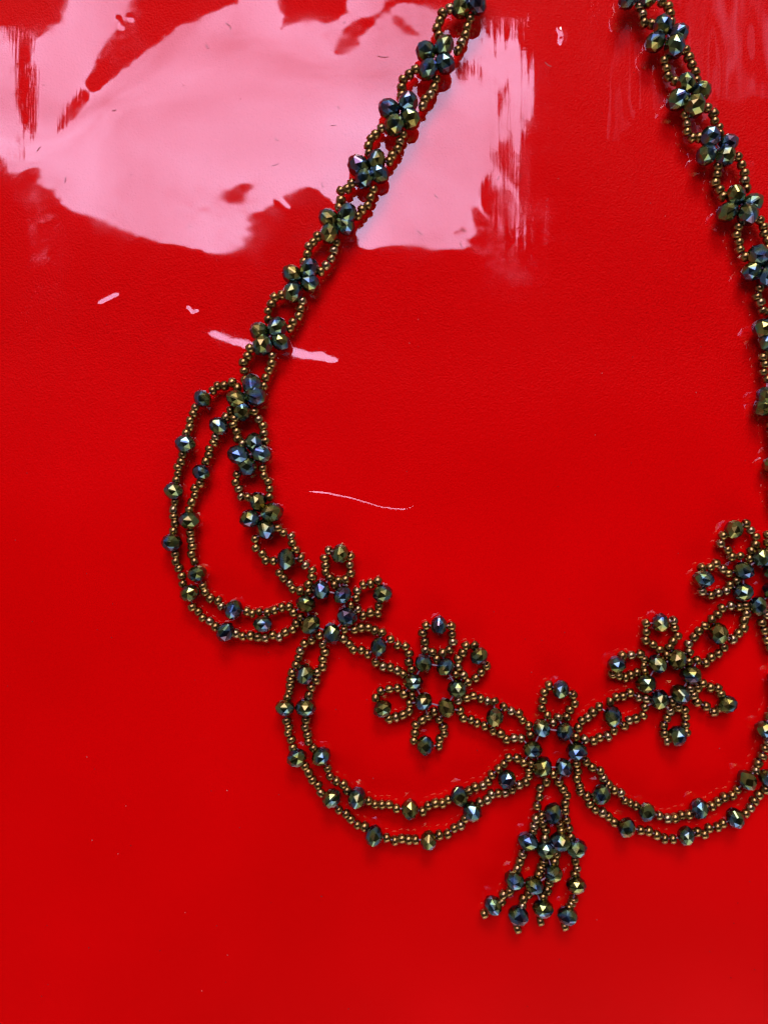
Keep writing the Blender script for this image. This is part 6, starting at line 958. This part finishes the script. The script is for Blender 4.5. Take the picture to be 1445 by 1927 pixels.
LIMIT = 300
n_seed = 0
rest_v, rest_f = [], []
flower_no = 0
for sec, which, lift, runs, cuts in parsed:
    threads = []
    beads = []
    for run in runs:
        P = [lifted(*p) for p in run]
        # the thread runs on to the cut beads at the ends of the run
        path = [p / U for p in P]
        for end, at in ((0, run[0]), (-1, run[-1])):
            near = sorted((math.hypot(c[0] - at[0], c[1] - at[1]), c) for c in allc)[0]
            if near[0] < 42:
                q = lifted(*near[1]) / U
                path = [q] + path if end == 0 else path + [q]
        threads.append(path)
        for k, p in enumerate(P):
            a, b = path[max(0, path.index(p / U) - 1)], path[min(len(path) - 1, path.index(p / U) + 1)]
            d = (b - a) if (b - a).length > 1e-6 else Vector((1, .3, 0))
            gaps = [(P[j] - p).length / U for j in (k - 1, k + 1) if 0 <= j < len(P)]
            g = min(gaps) if gaps else 12.5
            beads.append((p, d, g))
    n = len(cuts)
    ring = [lifted(*c[:3]) / U for c in cuts]
    for i in range(n):
        for j in range(i + 1, n):
            if (ring[i] - ring[j]).length < 46:
                threads.append([ring[i], ring[j]])
    vs, fs = tube(threads, 1.35)
    part = bpy.data.objects.new(sec, mesh_from(sec, vs, fs, NYLON, True))
    SC.collection.objects.link(part)
    part.parent = necklace
    for (x, y, z, ang, tilt) in cuts:
        o = bpy.data.objects.new('cut_bead', random.choice(CUT))
        a = math.radians(ang); t = math.radians(tilt)
        d = Vector((math.cos(a) * math.cos(t), -math.sin(a) * math.cos(t), math.sin(t)))
        R = rot_for(d, random.uniform(0, 6.28))
        s = random.uniform(.99, 1.13) * (1.07 if lift else 1.0)
        o.matrix_world = Matrix.LocRotScale(lifted(x, y, z), R.to_quaternion(), (s, s, s))
        SC.collection.objects.link(o)
        o.parent = part
    for p, d, g in beads:
        k = random.randrange(4)
        sx = max(.78, min(1.22, g / 2 * 1.04 / 5.6)) * random.uniform(.95, 1.03)
        sr = random.uniform(1.0, 1.18)
        d = d.normalized() + Vector((random.uniform(-.16, .16), random.uniform(-.16, .16), random.uniform(-.12, .12)))
        M = Matrix.LocRotScale(p, rot_for(d, random.uniform(0, 6.28)).to_quaternion(), (sx, sr, sr))
        if n_seed < LIMIT:
            o = bpy.data.objects.new('seed_bead', SEED[k])
            o.matrix_world = M
            SC.collection.objects.link(o)
            o.parent = part
        else:
            b0 = len(rest_v)
            rest_v += [tuple(M @ (Vector(v) * U)) for v in SEED_SHAPES[k][0]]
            rest_f += [tuple(b0 + q for q in f) for f in SEED_SHAPES[k][1]]
        n_seed += 1

me = bpy.data.meshes.new('seed_beads')
me.from_pydata(rest_v, [], rest_f)
me.materials.append(BRONZE); me.shade_smooth(); me.update()
rest = bpy.data.objects.new('seed_beads', me)
rest['kind'] = 'stuff'
rest['label'] = 'bronze seed beads strung along the swags and chains'
SC.collection.objects.link(rest)
rest.parent = necklace
print('seed beads', n_seed, 'cut beads', len(allc))

# ------------------------------------------------------------------ dust and lint on the film
random.seed(5)
FLECKS = [(347, 162, 5, 0), (248, 330, 5, 0), (320, 250, 3, 0), (518, 309, 6, 1), (72, 280, 5, 1), (1032, 118, 7, 1), (605, 1687, 4, 0),
          (168, 1783, 3, 0), (632, 1335, 3, 0), (82, 158, 4, 0), (95, 203, 3, 0), (453, 187, 3, 0), (740, 430, 3, 0), (720, 106, 9, 1),
          (790, 437, 6, 1), (985, 220, 3, 0), (868, 460, 5, 1), (872, 432, 5, 1), (1062, 1190, 3, 0), (660, 285, 3, 0)]
for _ in range(110):
    FLECKS.append((random.uniform(10, 1435), random.uniform(10, 1900), random.uniform(1.2, 2.6), 0))
for _ in range(16):
    FLECKS.append((random.uniform(100, 980), random.uniform(20, 460), random.uniform(2, 5), 1))
paths = []
for x, y, s, lint in FLECKS:
    a = random.uniform(0, 3.14)
    n = 4 if lint else 2
    pts = []
    for k in range(n + 1):
        t = (k / n - .5) * s * (2.2 if lint else .8)
        px = x + math.cos(a) * t + (random.uniform(-1, 1) if lint else 0)
        py = y + math.sin(a) * t + (1.5 * math.sin(3 * k / n) if lint else 0)
        z = float(film_height(np.array([px]), np.array([py]))[0]) + .5
        pts.append(Vector((px - CX, CY - py, z)))
    paths.append(pts)
vs, fs = tube(paths, .55, 5)
dm, dnt, dout = new_mat('dust')
dp = node(dnt, 'ShaderNodeBsdfPrincipled', Roughness=.8)
dcr = ramp(dnt, [(0, (.02, .004, .006)), (.7, (.07, .01, .015)), (1, (.45, .30, .30))])
dnt.links.new(rand_value(dnt), dcr.inputs[0]); dnt.links.new(dcr.outputs[0], dp.inputs['Base Color'])
dnt.links.new(dp.outputs[0], dout.inputs[0])
dust = bpy.data.objects.new('dust_and_lint', mesh_from('dust_and_lint', vs, fs, dm, True))
dust['kind'] = 'stuff'
dust['label'] = 'tiny dark flecks of dust and curled lint on the film'
SC.collection.objects.link(dust)
